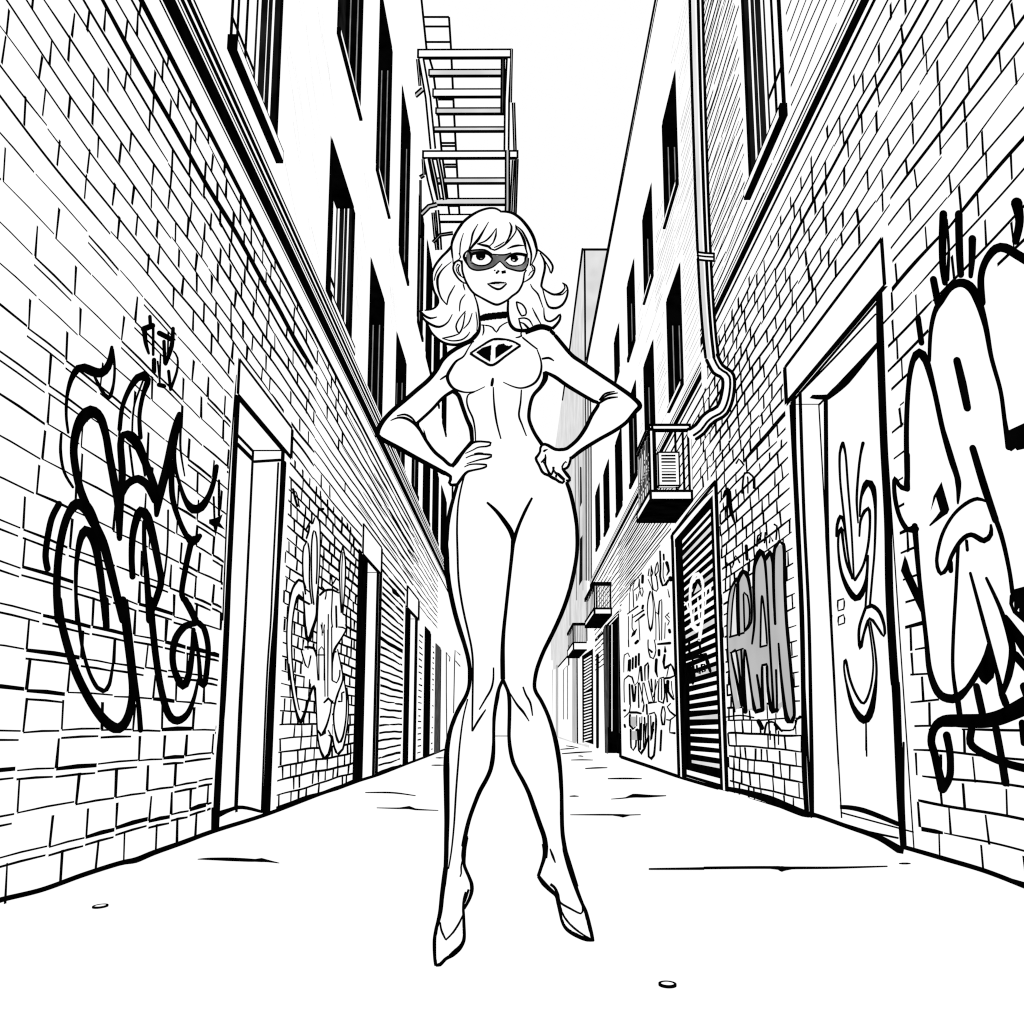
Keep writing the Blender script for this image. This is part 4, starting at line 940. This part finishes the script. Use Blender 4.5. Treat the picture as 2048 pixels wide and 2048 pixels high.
def fline(mb,pts,w,taper=(1,1),m=I_,eps=.001,closed=False,smooth=True,flat=1.0):
    P,Wd=resample(pts,w,taper,smooth,closed,4.0)
    n=len(P); ys=[]
    for i,p in enumerate(P):
        q0,q1=P[max(i-1,0)],P[min(i+1,n-1)]; dx,dy=q1[0]-q0[0],q1[1]-q0[1]; ln=math.hypot(dx,dy) or 1
        o=Wd[i]*.5; nx,ny=-dy/ln*o,dx/ln*o
        ys.append(min(front(*p),front(p[0]+nx,p[1]+ny),front(p[0]-nx,p[1]-ny)))
    a=list(ys)
    for _ in range(4): a=[min(ys[i],(a[max(i-1,0)]+a[i]+a[min(i+1,n-1)])/3) for i in range(n)]
    rad=[max(.0003,(wd*1.04+1.3)/2*y/F) for wd,y in zip(Wd,a)]
    mb.tube([uy(p[0],p[1],y-eps) for p,y in zip(P,a)],rad,m,6,closed)
def patch(mb,poly,m,eps,step=1.25,holes=()):
    us=np.arange(min(p[0] for p in poly),max(p[0] for p in poly)+step,step);vs=np.arange(min(p[1] for p in poly),max(p[1] for p in poly)+step,step)
    U,V,r=raster(poly,us,vs)
    for h in holes: r&=~raster(h,us,vs)[2]
    ids={}
    def vid(i,j):
        if (i,j) not in ids: u,v=us[0]+j*step,vs[0]+i*step; ids[(i,j)]=mb.vert(uy(u,v,front(u,v)-eps))
        return ids[(i,j)]
    # smooth depth by sampling the layer grid directly
    for i in range(len(vs)-1):
        for j in range(len(us)-1):
            if r[i,j] and r[i+1,j] and r[i,j+1] and r[i+1,j+1]: mb.face((vid(i,j),vid(i,j+1),vid(i+1,j+1),vid(i+1,j)),m)

PR=thing('person','woman in white bodysuit, eye mask and choker standing with hands on hips in the alley','person',(0,Y0,0))
# --- outlines
leftleg=tL((650/1,0),) and []
outer=[]
outer+=tB((745,905),(680,935),(600,985),(555,1030),(520,1090),(470,1150),(400,1210),(330,1270),(270,1320),(215,1375),(180,1425),(165,1468),(182,1497),(300,1562),(400,1618),(500,1672),(570,1710))
outer+=tA((1330,670),(1400,715),(1402,745),(1388,780),(1405,803),(1475,803))
outer+=tL((520,270),(488,380),(460,490),(442,600),(434,720),(436,830),(440,920),(452,1020),(475,1140),(505,1270),(540,1390),(575,1500),(602,1600),(617,1690))
outer+=tM((617,170),(615,250),(604,310),(580,370),(540,440),(502,520),(470,610),(450,700),(438,800),(436,920),(438,1100),(440,1300),(437,1450),(434,1600),(427,1720),(412,1830))
outer+=tF((262,380),(245,500),(225,660),(208,820),(185,930),(162,1020),(150,1120),(150,1220),(155,1330),(163,1378),(205,1368),(262,1312),(335,1268),(400,1205),(438,1140),(450,1080),(446,960),(443,870),(448,800),(500,705),(526,620),(524,550),(500,480),(465,400),(448,345),(443,260),(452,170),(472,70))
outer+=tM((568,1520),(585,1420),(612,1310),(650,1200),(695,1090),(742,1005),(775,930),(792,850),(800,760),(800,650),(803,550),(812,460),(828,370),(842,300),(868,235),(880,235),(900,290),(920,345),(925,450),(922,560),(920,670),(930,770),(950,860),(985,935),(1030,1015),(1075,1110),(1115,1225),(1155,1340),(1190,1440),(1202,1520))
outer+=tF((1262,140),(1272,220),(1258,300),(1232,380),(1203,468),(1255,540),(1320,605),(1385,665),(1408,740),(1428,850),(1450,940),(1490,1005),(1560,1055),(1660,1100),(1758,1130),(1742,1050),(1712,930),(1685,830),(1650,750),(1610,650),(1560,510),(1505,340),(1470,190))
outer+=tM((1440,1830),(1400,1715),(1368,1610),(1342,1480),(1331,1380),(1327,1230),(1324,1080),(1316,940),(1302,820),(1280,700),(1250,590),(1215,490),(1170,395),(1128,325),(1116,270),(1128,180))
outer+=tL((1150,1650),(1190,1550),(1240,1450),(1295,1335),(1345,1215),(1385,1095),(1415,975),(1437,855),(1447,750),(1446,640),(1438,540),(1418,430),(1392,325),(1365,250))
outer+=tN((1440,1860),(1540,1740),(1520,1640),(1420,1500),(1340,1360),(1480,1250),(1540,1080),(1570,900))
outer+=tB((1400,1568),(1500,1508),(1600,1452),(1665,1405),(1722,1340),(1750,1300),(1705,1250),(1620,1188),(1500,1108),(1400,1040),(1340,998),(1290,940),(1240,880),(1205,845),(1160,832),(1110,845),(1040,860),(985,840),(958,800),(955,700),(955,640),(780,640),(785,760),(790,870))
hr=tB((1180,1100),(1240,1130),(1310,1180),(1400,1235),(1470,1275),(1500,1292),(1460,1360),(1420,1440),(1370,1510),(1310,1560))+tN((1240,560),(1120,570),(980,555),(850,490),(700,400),(580,355),(470,370))+tB((1120,1478),(1092,1420),(1080,1370),(1087,1300),(1107,1240),(1150,1190),(1178,1140))
hl=tB((620,1215),(560,1255),(490,1330),(402,1410),(425,1452),(465,1520),(510,1580),(560,1622),(612,1662),(650,1620),(700,1560),(738,1515),(730,1440),(705,1380),(680,1310),(655,1240))
body=inflate([outer,hr,hl],ybody,.8)
# --- face
face=tH((590,590),(520,680),(505,740),(470,725),(425,750),(402,800),(405,850),(432,905),(475,965),(530,1002),(570,1010),(605,1075),(655,1130),(720,1168),(800,1212),(880,1252),(930,1264),(980,1250),(1060,1205),(1110,1162),(1180,1110),(1222,1045),(1245,985),(1300,965),(1350,925),(1382,860),(1380,810),(1352,780),(1325,790),(1335,640),(1280,450),(1150,330),(900,300),(700,430))
head=inflate([smooth_poly(face)],cn_(2.80),.85,step=2.2,iters=300)
o=body.build('body',PR,smooth=True)
hm=head.build('head',PR,smooth=True)
# --- hair
cap=tH((380,560),(400,470),(450,370),(520,270),(600,200),(700,140),(800,105),(870,95),(930,108),(985,143),(1050,142),(1130,165),(1220,230),(1310,340),(1370,450),(1405,560),(1415,610),(1390,700),(1350,775),(1325,785),(1345,690),(1305,650),(1285,590),(1260,510),(1215,420),(1160,335),(1150,400),(1100,460),(1020,535),(900,605),(855,590),(845,555),(760,545),(690,530),(630,560),(590,600),(540,640),(520,690),(480,690),(420,745),(392,700))
ll=tH((380,560),(392,700),(402,800),(405,850),(432,905),(475,965),(535,1004),(570,1012),(610,1080),(640,1120),(690,1250),(715,1400),(722,1520),(705,1600),(650,1670),(560,1720),(480,1742),(400,1745),(310,1730),(220,1680),(140,1600),(100,1520),(40,1430),(-5,1335),(60,1328),(130,1325),(185,1295),(215,1240),(208,1180),(178,1120),(153,1040),(145,950),(150,870),(190,780),(260,690),(330,620))
rl=tH((1062,1210),(1110,1165),(1180,1112),(1224,1045),(1247,988),(1302,966),(1352,925),(1383,860),(1355,775),(1390,700),(1418,600),(1470,635),(1540,700),(1590,770),(1602,820),(1580,885),(1555,815),(1510,740),(1505,850),(1475,960),(1465,1040),(1480,1070),(1540,1110),(1620,1140),(1690,1120),(1745,1060),(1742,1025),(1720,1000),(1765,1030),(1782,1090),(1770,1170),(1730,1250),(1670,1295),(1610,1305),(1555,1290),(1525,1230),(1495,1290),(1500,1400),(1520,1450),(1570,1465),(1640,1430),(1690,1380),(1688,1440),(1650,1500),(1600,1552),(1530,1530),(1470,1520),(1400,1530),(1320,1570),(1230,1575),(1150,1562),(1095,1510),(1070,1430),(1060,1330))
caps_=inflate([cap],cn_(2.80),1.0,step=2.2,iters=250)
capo=caps_.build('hair',PR,smooth=True)
lo_=inflate([ll],cn_(2.77),.8,step=2.2,iters=250); lo_.build('hair_lock',PR,smooth=True)
ro_=inflate([rl],cn_(2.77),.8,step=2.2,iters=250); ro_.build('hair_lock',PR,smooth=True)
# back of the head and hair
bk=MB()
cb=uy(982,520,2.9); n=18
for i in range(n):
    a0,a1=math.pi*i/n,math.pi*(i+1)/n
    for j in range(24):
        b0,b1=2*math.pi*j/24,2*math.pi*(j+1)/24
        f=lambda a,b:(cb[0]+.092*math.sin(a)*math.cos(b),cb[1]+.01+.085*math.sin(a)*math.sin(b),cb[2]+.10*math.cos(a))
        bk.quad(f(a0,b0),f(a1,b0),f(a1,b1),f(a0,b1),P_)
bk.build('hair',PR,smooth=True)

# --- ink on the body
L=MB()
s8=8.2
fline(L,tB((745,905),(680,935),(600,985),(555,1030),(520,1090),(470,1150),(400,1210),(330,1270),(270,1320),(215,1375),(180,1425),(165,1468),(182,1497),(300,1562),(400,1618),(500,1672),(570,1710))+tA((1330,670),(1400,715),(1402,745),(1388,780),(1405,803),(1475,803)),[9,8,8,8,8,8,8,8,8,8,9,10,8,8.5,8,8,8,7,6,5,5,5,6])
fline(L,tL((520,270),(488,380),(460,490),(442,600),(434,720),(436,830),(440,920),(452,1020),(475,1140),(505,1270),(540,1390),(575,1500),(602,1600),(617,1690))+tM((617,170),(615,250),(604,310),(580,370),(540,440),(502,520),(470,610),(450,700),(438,800),(436,920),(438,1100),(440,1300),(437,1450),(434,1600),(427,1720),(412,1830))+tF((262,380),(245,500),(225,660),(208,820),(185,930),(162,1020),(150,1120),(150,1220),(155,1330),(163,1378)),[5,6,7,8,9,10,10,9,8,8,8,7,7,7,7,6.5,6,6.5,7,7,7,8,9,11,10,9,8,7.5,7,8,8,8,7.5,7,6,5.5,6.5,6.5,5.5,5])
fline(L,tF((163,1378),(205,1366),(262,1310),(335,1268),(400,1205),(438,1140),(450,1080),(446,960),(443,870),(440,790),(448,700),(465,630)),[5,6,5,6,7,6,5,5,4.5,4,3.5,2.5])
fline(L,tF((448,800),(500,705),(526,620),(524,550),(500,480),(465,400),(448,345),(443,260),(452,170),(472,70))+tM((568,1520),(585,1420),(612,1310),(650,1200),(695,1090),(742,1005),(775,930),(792,850),(800,760),(800,650),(803,550),(812,460),(828,370),(842,300),(872,230)),[4,5,6,6,5,5,5,8,7.5,7,8,7,6.5,6.5,7,7,7,7.5,6,5.5,5.5,6,7,5.5,5])
fline(L,tM((872,230),(900,290),(918,345),(925,450),(922,560),(920,670),(930,770),(950,860),(985,935),(1030,1015),(1075,1110),(1115,1225),(1155,1340),(1190,1440),(1202,1520),(1205,1610)),[6,5,6,7,6,5.5,6.5,6.5,6,6.5,7,8,8,8,9,4])
fline(L,tF((1262,140),(1272,220),(1258,300),(1232,380),(1203,468)),[8,8,6,5,5]); fline(L,tF((1203,468),(1255,540),(1320,605),(1385,665),(1408,740),(1428,850),(1450,940),(1490,1005),(1560,1055),(1660,1100),(1758,1130)),[5,8,7,6,7,5,4.5,5.5,6.5,7,5])
fline(L,tF((1758,1130),(1742,1050),(1712,930),(1685,830),(1650,750),(1610,650),(1560,510),(1505,340),(1470,190))+tM((1440,1830),(1400,1715),(1368,1610),(1342,1480),(1331,1380),(1327,1230),(1324,1080),(1316,940),(1302,820),(1280,700),(1250,590),(1215,490),(1170,395),(1128,325),(1116,270),(1128,180))+tL((1150,1650),(1190,1550),(1240,1450),(1295,1335),(1345,1215),(1385,1095),(1415,975),(1437,855),(1447,750),(1446,640),(1438,540),(1418,430),(1392,325),(1365,250)),[5,6,6.5,6,5,6,7,7,7,7.5,7,7.5,7,6.5,6.5,6.5,7,8,8,6.5,6,6,6,6,6.5,6.5,6.5,7,7,7,7,7,6.5,6.5,6.5,7,7,7,6,5])
fline(L,tN((1540,900),(1620,880))+tB((1400,1570),(1500,1508),(1600,1452),(1665,1405),(1722,1340),(1750,1300),(1705,1250),(1620,1188),(1500,1108),(1400,1040),(1340,998),(1290,940),(1240,880),(1205,845),(1160,832),(1110,845),(1060,865)),[5,6,7,6.5,6.5,6.5,7.5,9,8,7.5,7,7,7.5,7,7,7,7,6,5])
fline(L,hr[:10]+hr[10:17],[5,7,7,6.5,6.5,6,6.5,7,6.5,6,6,5.5,5.5,6,5.5,5,5]); fline(L,hr[16:]+hr[:1],[7,6,6,6,6,6,7,10,10][:len(hr[16:])+1])
fline(L,hl[:4],[7,5,5,5]); fline(L,hl[3:12],[5,5,5.5,6,6,6,5.5,5.5,6]); fline(L,hl[11:]+hl[:1],[7,8,7,7,8,7,7][:len(hl[11:])+1])
# crotch / inner thigh
fline(L,tL((750,405),(820,470),(880,545),(930,620),(955,690)),[3,6,8,9,9]); fline(L,tL((1098,370),(1050,460),(1005,560),(975,640),(950,720)),[3,5,5,6,8])
fline(L,tL((955,660),(945,780),(930,920),(912,1080),(895,1240),(880,1380),(872,1500),(870,1620),(872,1770)),[9,6,5.5,5.5,5.5,6,7,8,8])
for t,pts,wd,tp in (
 (tL,[(578,185),(548,300),(526,430),(518,600),(522,800),(530,1000),(550,1150),(575,1280),(605,1410),(630,1530),(641,1650),(640,1800)],12,(.7,.9)),
 (tM,[(640,250),(638,400),(635,628)],10,(1,.8)),(tM,[(635,628),(680,550),(740,460)],12,(.8,.4)),(tM,[(800,135),(798,230),(780,305),(740,375),(690,460)],11,(.6,.5)),
 (tM,[(925,330),(980,420),(1030,480),(1075,550)],[7,12,16,10],(.6,.3)),(tM,[(1028,285),(1050,345),(1085,410),(1102,508)],11,(.7,.4)),
 (tM,[(600,380),(565,530),(540,720),(525,900),(510,1100),(495,1350),(475,1550),(452,1690)],10,(.6,.6)),(tM,[(1236,1535),(1278,1645)],13,(.3,.3)),
 (tF,[(432,300),(418,380),(420,440),(408,475)],11,(.5,.7)),(tF,[(205,940),(218,1020),(262,1118)],14,(.7,.6)),(tF,[(262,1118),(330,1050),(390,960),(440,860)],14,(.7,.7)),(tF,[(495,605),(480,650),(455,740)],16,(1,.3)),
 (tF,[(440,1120),(400,1180),(320,1250),(250,1318)],12,(.6,.6)),(tF,[(1325,550),(1372,590),(1402,660),(1425,735),(1520,795),(1635,850),(1655,800),(1645,750)],[20,20,24,14,14,14,18,14],(1,.6)),(tF,[(1425,760),(1455,860),(1520,950),(1610,1030),(1740,1112)],15,(.6,.6)),
 (tB,[(795,815),(838,820),(862,832),(884,858),(903,828),(930,808),(952,798)],7,(.6,.6)),(tB,[(805,818),(808,850),(800,878)],7,(.8,.3)),(tB,[(1035,855),(1035,882),(1080,922),(1132,962)],8,(.8,.7)),(tB,[(1035,880),(1020,888),(1000,892)],8,(.8,.3)),
 (tB,[(1130,965),(1150,1020),(1156,1070),(1145,1120),(1120,1160),(1080,1185),(1030,1196),(980,1185),(925,1160)],[6,9,11,12,12,10,9,9,6],(.6,.4)),
 (tB,[(745,910),(715,955),(685,1005),(640,1035),(605,1085),(588,1125),(598,1165),(625,1198),(665,1215),(705,1222),(750,1217),(785,1202),(815,1187)],[7,8,10,13,16,18,16,14,12,10,9,8,6],(.5,.3)),
 (tB,[(1158,1020),(1200,1014),(1232,1032)],12,(.7,.2)),(tB,[(543,1146),(585,1118)],9,(.3,.8)),(tB,[(863,1135),(855,1185)],16,(.5,.7)),
 (tB,[(865,1190),(870,1290),(885,1400),(911,1502)],9,(.4,.5)),(tB,[(750,1220),(715,1235),(705,1272),(715,1320),(742,1380),(755,1450),(758,1515)],8,(.6,.5)),(tB,[(1035,1205),(1030,1280),(1020,1360),(1040,1420),(1065,1485)],9,(.5,.4)),
 (tB,[(245,1392),(290,1375),(340,1380),(390,1412),(430,1460)],[8,14,14,14,14],(.3,1)),(tB,[(283,1364),(330,1355),(372,1375),(398,1408)],10,(.4,.6)),
 (tB,[(1505,1270),(1540,1230),(1598,1216)],9,(.8,.3)),(tB,[(1510,1272),(1555,1238),(1617,1225)],10,(.8,.3)),(tB,[(1500,1290),(1555,1258),(1617,1250)],12,(.9,.3)),
 # left hand
 (tA,[(1420,612),(1470,560),(1530,470),(1590,400),(1640,350),(1700,338),(1760,340),(1832,350),(1825,378),(1790,390),(1700,400),(1640,430),(1560,466)],[20,20,20,20,24,18,16,18,18,16,14,12,8],(1,.5)),
 (tA,[(1565,515),(1620,490),(1700,474),(1770,475),(1838,482),(1838,500),(1800,518),(1720,532),(1640,555),(1575,577)],[10,14,16,18,18,18,16,14,12,8],(.5,.5)),
 (tA,[(1550,612),(1600,588),(1680,580),(1785,588),(1785,606),(1740,626),(1650,645),(1585,662),(1545,700),(1505,755),(1470,805)],[10,14,16,18,18,16,16,22,26,28,28],(.5,1)),(tA,[(1655,468),(1700,460),(1752,462)],7,(.4,.4)),
 # right hand
 (tN,[(470,370),(400,500),(390,640),(310,780),(225,890)],[70,70,70,80,90],(1,1)),(tN,[(225,890),(260,1010),(330,1130),(400,1280),(470,1420),(560,1500),(720,1560),(880,1660),(1010,1720),(1130,1810),(1250,1850),(1320,1790),(1290,1730)],[90,80,80,80,90,90,90,110,90,90,80,70,60],(1,1)),
 (tN,[(520,640),(590,590),(680,550)],[60,60,20],(1,.5)),(tN,[(595,750),(600,860),(590,1000),(600,1130),(660,1300),(720,1430),(780,1540)],[20,60,60,50,60,80,100],(1,1)),(tN,[(590,900),(520,980),(430,1060)],[60,60,40],(1,1)),(tN,[(500,1010),(570,1130),(640,1290)],40,(1,1)),
 (tN,[(905,1240),(905,1350),(870,1450),(820,1530)],[80,60,60,60],(1,1)),(tN,[(920,1360),(980,1460),(1100,1520),(1200,1620),(1330,1730)],[40,70,100,110,90],(1,1)),(tN,[(1020,1540),(1000,1640)],60,(1,1)),
 (tN,[(1430,1070),(1380,1030),(1300,1110),(1240,1220),(1250,1300),(1330,1320),(1440,1260),(1520,1120),(1575,900)],[30,50,50,60,70,80,80,80,80],(.6,1)),(tN,[(1250,1300),(1330,1400),(1440,1540),(1530,1660),(1540,1790)],[80,100,120,90,60],(1,1)),(tN,[(1380,1760),(1460,1750),(1480,1840)],[60,80,120],(1,1))):
    fline(L,t(pts),t.w(wd),tp)
L.build('ink_line_pattern',PR)
# shoes
for pl,y in ((tF((165,1010),(205,950),(225,1030),(262,1118),(330,1050),(390,960),(440,860),(446,960),(450,1080),(438,1140),(400,1205),(335,1268),(262,1310),(205,1366),(163,1378),(152,1300),(150,1120)),0),(tF((1425,735),(1520,795),(1635,850),(1660,800),(1690,850),(1715,940),(1742,1050),(1758,1130),(1660,1100),(1560,1055),(1490,1005),(1450,940),(1428,850)),0)):
    m=MB(); patch(m,pl,P_,.0015); m.build('shoe',PR)
# head ink
L=MB()
for pts,wd,tp in (
 ([(505,735),(508,800),(512,860),(540,950),(565,1005),(605,1075),(655,1130),(720,1168),(800,1212),(880,1252),(930,1264),(980,1250),(1060,1205),(1110,1162),(1180,1110),(1222,1045),(1245,985),(1262,880),(1285,845)],[22,22,22,22,22,22,22,20,22,24,26,24,22,24,26,26,24,20,16],(.8,.6)),
 ([(560,1008),(528,1000),(475,962),(432,905),(405,850),(402,800),(425,750),(465,728),(495,740),(508,790)],[16,20,20,20,18,18,22,26,26,18],(.6,.8)),
 ([(440,800),(455,775),(480,785),(460,820),(470,870),(495,910)],[12,14,12,16,14,10],(.6,.4)),([(435,810),(440,850),(470,900),(540,950)],10,(.5,.5)),
 ([(1325,792),(1350,780),(1380,810),(1382,860),(1350,925),(1300,968),(1250,995)],[16,22,20,18,18,18,14],(.7,.6)),([(1345,800),(1365,850),(1330,880),(1312,915)],9,(.4,.4)),
 ([(525,400),(490,520),(480,650)],[5,10,12],(.3,.8)),([(700,290),(640,400),(615,520),(588,600)],[8,20,16,14],(.3,.6)),([(828,265),(750,400),(700,480),(635,555),(575,640)],[8,22,30,30,16],(.3,.6)),([(922,340),(850,440),(780,500),(690,530)],[8,16,16,14],(.3,.6)),([(922,340),(915,430),(880,520),(845,552)],[8,18,14,10],(.3,.6)),
 ([(690,530),(760,545),(830,562),(858,592)],[16,26,34,24],(.5,.7)),([(1080,270),(1105,320),(1095,400),(1065,470),(1030,515)],[10,28,22,18,14],(.4,.4)),([(1155,300),(1160,370),(1110,450),(1020,540),(900,605),(855,590)],[14,16,14,18,20,16],(.5,.7)),([(1020,505),(960,545),(895,575)],12,(.4,.4)),
 ([(1150,320),(1215,400),(1260,500),(1280,600),(1300,660)],[14,26,30,20,16],(.6,.6)),([(1155,310),(1230,370),(1290,480),(1330,590),(1345,680),(1332,780)],[10,20,22,22,22,18],(.6,.6)),([(1055,590),(1120,562),(1190,548),(1255,550)],[10,26,24,14],(.4,.4)),
 ([(590,600),(545,640),(530,690),(560,760),(600,820)],[14,22,26,18,12],(.6,.5)),([(470,640),(490,690),(470,720)],12,(.5,.5)),([(385,560),(392,640),(402,780)],[8,8,8],(1,1))):
    fline(L,tH(pts),tH.w(wd),tp)
# nose and mouth
for pts,wd in (([(900,845),(905,855)],14),([(935,850),(955,855),(925,880),(915,880)],[12,14,26,20]),([(985,875),(1035,865)],[30,34])): fline(L,tH(pts),tH.w(wd))
L.build('face_line_pattern',PR)
ms=MB()
mp=tH((575,620),(640,605),(780,605),(830,625),(870,650),(940,668),(1030,662),(1100,640),(1180,630),(1250,640),(1305,665),(1310,720),(1290,790),(1250,852),(1170,855),(1090,835),(1040,815),(1000,770),(965,740),(930,770),(880,810),(800,835),(700,850),(620,840),(580,790),(552,720),(550,670))
el=tH((612,705),(630,665),(680,650),(800,650),(850,680),(868,710),(850,750),(790,782),(700,782),(640,755)); er=tH((1032,735),(1080,685),(1150,662),(1230,672),(1268,695),(1262,740),(1230,775),(1150,792),(1080,778))
patch(ms,mp,K_,.003,1.0); 
for pts,wd,tp in (([(555,690),(560,740),(600,815),(680,848),(790,838),(880,808),(930,768),(965,738)],[16,18,18,16,16,16,14,12],(.7,.6)),([(965,738),(1005,775),(1045,815),(1120,842),(1200,858),(1260,845),(1300,780),(1312,700)],[12,14,16,16,18,18,16,14],(.6,.6)),
 ([(580,615),(680,602),(780,604),(840,635),(880,665)],[16,18,20,20,16],(.8,.8)),([(880,655),(950,662),(1030,660),(1100,638)],[12,14,14,14],(.8,.8))): fline(ms,tH(pts),tH.w(wd),tp,eps=.003)
ms.build('eye_mask',PR)
ey=MB()
for e in (el,er): patch(ey,smooth_poly(e,2),P_,.005,.8)
def ell(cx,cy,a,b,n=24,c0=None): return tH([(cx+a*math.cos(2*math.pi*i/n),max(cy+b*math.sin(2*math.pi*i/n),c0 or -9e9)) for i in range(n)])
patch(ey,ell(732,672,62,62,c0=652),I_,.0065,.8); patch(ey,ell(1140,705,52,48,c0=668),I_,.0065,.8)
patch(ey,ell(738,706,16,10),M_,.008,.8); patch(ey,ell(1130,725,18,10),P_,.008,.8); patch(ey,ell(1190,692,14,14),P_,.008,.8)
for pts,wd,tp in (([(612,760),(640,765),(700,790),(790,788),(850,755),(872,712)],[10,14,14,14,16,18],(.6,.8)),([(618,700),(625,660),(680,640),(800,640),(850,672),(875,712)],[26,36,40,40,36,22],(.7,.7)),([(590,620),(618,660),(612,740)],[20,30,12],(.8,.6)),([(1022,735),(1080,680),(1150,652),(1230,655),(1290,668)],[16,28,36,40,40],(.6,.8)),([(1040,745),(1080,785),(1150,798),(1230,780)],[10,12,12,12],(.6,.6)),([(1290,665),(1272,700),(1268,740),(1232,778)],[30,20,14,12],(.8,.6))):
    fline(ey,tH(pts),tH.w(wd),tp,eps=.006)
ey.build('eyes',PR)
mo=MB()
patch(mo,tH((812,1005),(880,985),(960,980),(1040,992),(1048,1008),(960,1014),(860,1022)),I_,.008,.7); patch(mo,tH((860,1020),(960,1014),(1035,1012),(990,1035),(920,1040)),L_,.002,.8)
fline(mo,tH((815,1008),(870,1050),(940,1078),(990,1062),(1046,1008)),tH.w([12,18,24,20,14])); mo.build('lips',PR)
# hair ink
L=MB()
for pts,wd,tp in (
 ([(392,700),(380,560),(400,470),(450,370),(520,270),(600,200),(700,140),(800,105),(870,97),(930,108),(985,143)],[10,22,30,30,30,30,28,28,28,28,24],(1,.7)),([(970,140),(1050,142),(1130,165),(1220,230),(1310,340),(1370,450),(1402,560),(1410,620),(1388,700),(1350,775)],[24,30,34,34,36,36,36,26,18,12],(.8,.6)),
 ([(380,560),(330,620),(260,690),(190,780),(150,870),(145,950),(153,1040),(178,1120),(208,1180),(215,1240),(185,1295),(130,1322),(55,1332)],[30,28,26,24,22,22,22,24,34,40,26,24,18],(1,.6)),
 ([(-2,1338),(60,1400),(130,1428),(205,1412)],[26,26,24,16],(.8,.4)),([(-2,1340),(40,1430),(110,1490),(200,1530),(270,1522),(340,1470),(390,1380)],[14,24,26,26,22,18,10],(.8,.4)),([(50,1440),(100,1520),(140,1600),(220,1682),(310,1732),(400,1748),(480,1742),(600,1700),(660,1650),(705,1590),(722,1520),(715,1400),(690,1250),(645,1125)],[14,18,22,26,28,30,32,44,50,40,26,24,20,14],(.8,.6)),
 ([(268,770),(200,870),(170,975)],12,(.4,.4)),([(380,745),(280,830),(220,920),(210,1000),(225,1100),(260,1190),(325,1265)],[8,16,26,26,20,16,12],(.4,.7)),([(325,1265),(350,1160),(422,1030)],14,(.7,.3)),([(545,1140),(490,1220),(475,1345)],12,(.4,.3)),([(550,1340),(470,1440),(435,1530),(470,1605),(515,1530),(545,1360)],15,(.4,.5)),([(630,1365),(590,1480),(525,1555)],11,(.4,.4)),([(270,1670),(400,1642),(482,1610)],14,(.6,.4)),([(270,1670),(380,1700),(500,1688),(570,1640),(602,1592)],[10,12,14,18,10],(.6,.4)),([(675,1350),(692,1480),(685,1580)],10,(.4,.4)),([(520,1010),(530,1050),(543,1090)],12,(.6,.3)),
 ([(1420,600),(1470,635),(1540,700),(1590,770),(1604,820),(1582,885),(1555,815),(1508,735)],[20,20,20,20,20,14,16,14],(.8,.5)),([(1450,640),(1495,720),(1508,790),(1502,860),(1478,960),(1465,1040),(1482,1070)],[16,24,24,24,24,24,18],(.6,.9)),([(1480,1065),(1540,1108),(1620,1142),(1700,1120),(1750,1060),(1742,1025),(1720,1000)],[16,20,24,22,18,14,8],(.9,.5)),
 ([(1640,1150),(1720,1140),(1770,1090)],[10,12,10],(.6,.4)),([(1718,1000),(1765,1030),(1784,1090),(1772,1170),(1732,1250),(1672,1296),(1610,1306),(1555,1288),(1525,1230),(1500,1150),(1482,1075)],[14,24,24,24,24,26,28,22,14,12,12],(.6,.8)),
 ([(1335,1015),(1355,1060),(1420,1130),(1450,1200),(1485,1300)],[10,16,16,12,10],(.4,.5)),([(1495,1300),(1500,1400),(1520,1450),(1572,1466),(1640,1430),(1692,1378),(1690,1440),(1652,1500),(1598,1553)],[8,18,20,20,22,14,24,28,36],(.6,1)),
 ([(1600,1552),(1530,1530),(1470,1520),(1400,1530),(1320,1570),(1230,1577),(1150,1564),(1095,1510),(1070,1430),(1060,1330),(1065,1215)],[30,40,46,44,44,40,40,36,30,28,26],(1,.8)),([(1165,1230),(1180,1310),(1230,1400),(1275,1388),(1280,1330),(1235,1260),(1165,1230)],15,(1,1)),([(1355,1300),(1400,1390),(1460,1498)],[8,16,10],(.4,.6)),([(1185,1435),(1260,1425),(1320,1450),(1362,1520)],15,(.7,.5)),([(1195,1440),(1215,1520),(1235,1565)],15,(.7,.9)),([(1205,1475),(1250,1490),(1320,1562)],[12,18,26],(.6,1))):
    fline(L,tH(pts),tH.w(wd),tp)
L.build('hair_line_pattern',PR)
m=MB(); patch(m,tH((715,1400),(780,1368),(900,1355),(1040,1340),(1056,1345),(1058,1420),(1040,1432),(900,1445),(740,1468),(722,1450)),I_,.012,1.0); m.build('choker',PR)
m=MB()
patch(m,tB((735,985),(790,945),(865,905),(940,907),(990,920),(1022,940),(990,965),(940,1000),(860,1053),(800,1030)),P_,.004,1.2)
patch(m,tB((757,980),(800,950),(856,933),(848,1042),(800,1012)),I_,.008,.8); patch(m,tB((875,952),(893,932),(930,924),(940,935),(962,940),(972,932),(988,940),(965,962),(930,985),(877,1022)),I_,.008,.8)
fline(m,tB((727,988),(790,945),(865,903),(940,904),(990,918),(1028,940)),tB.w([12,12,14,12,12,12]),eps=.002); fline(m,tB((1028,940),(990,966),(940,1002),(860,1057),(800,1033),(727,988)),tB.w([12,12,12,14,13,12]),eps=.002)
m.build('chest_emblem',PR)
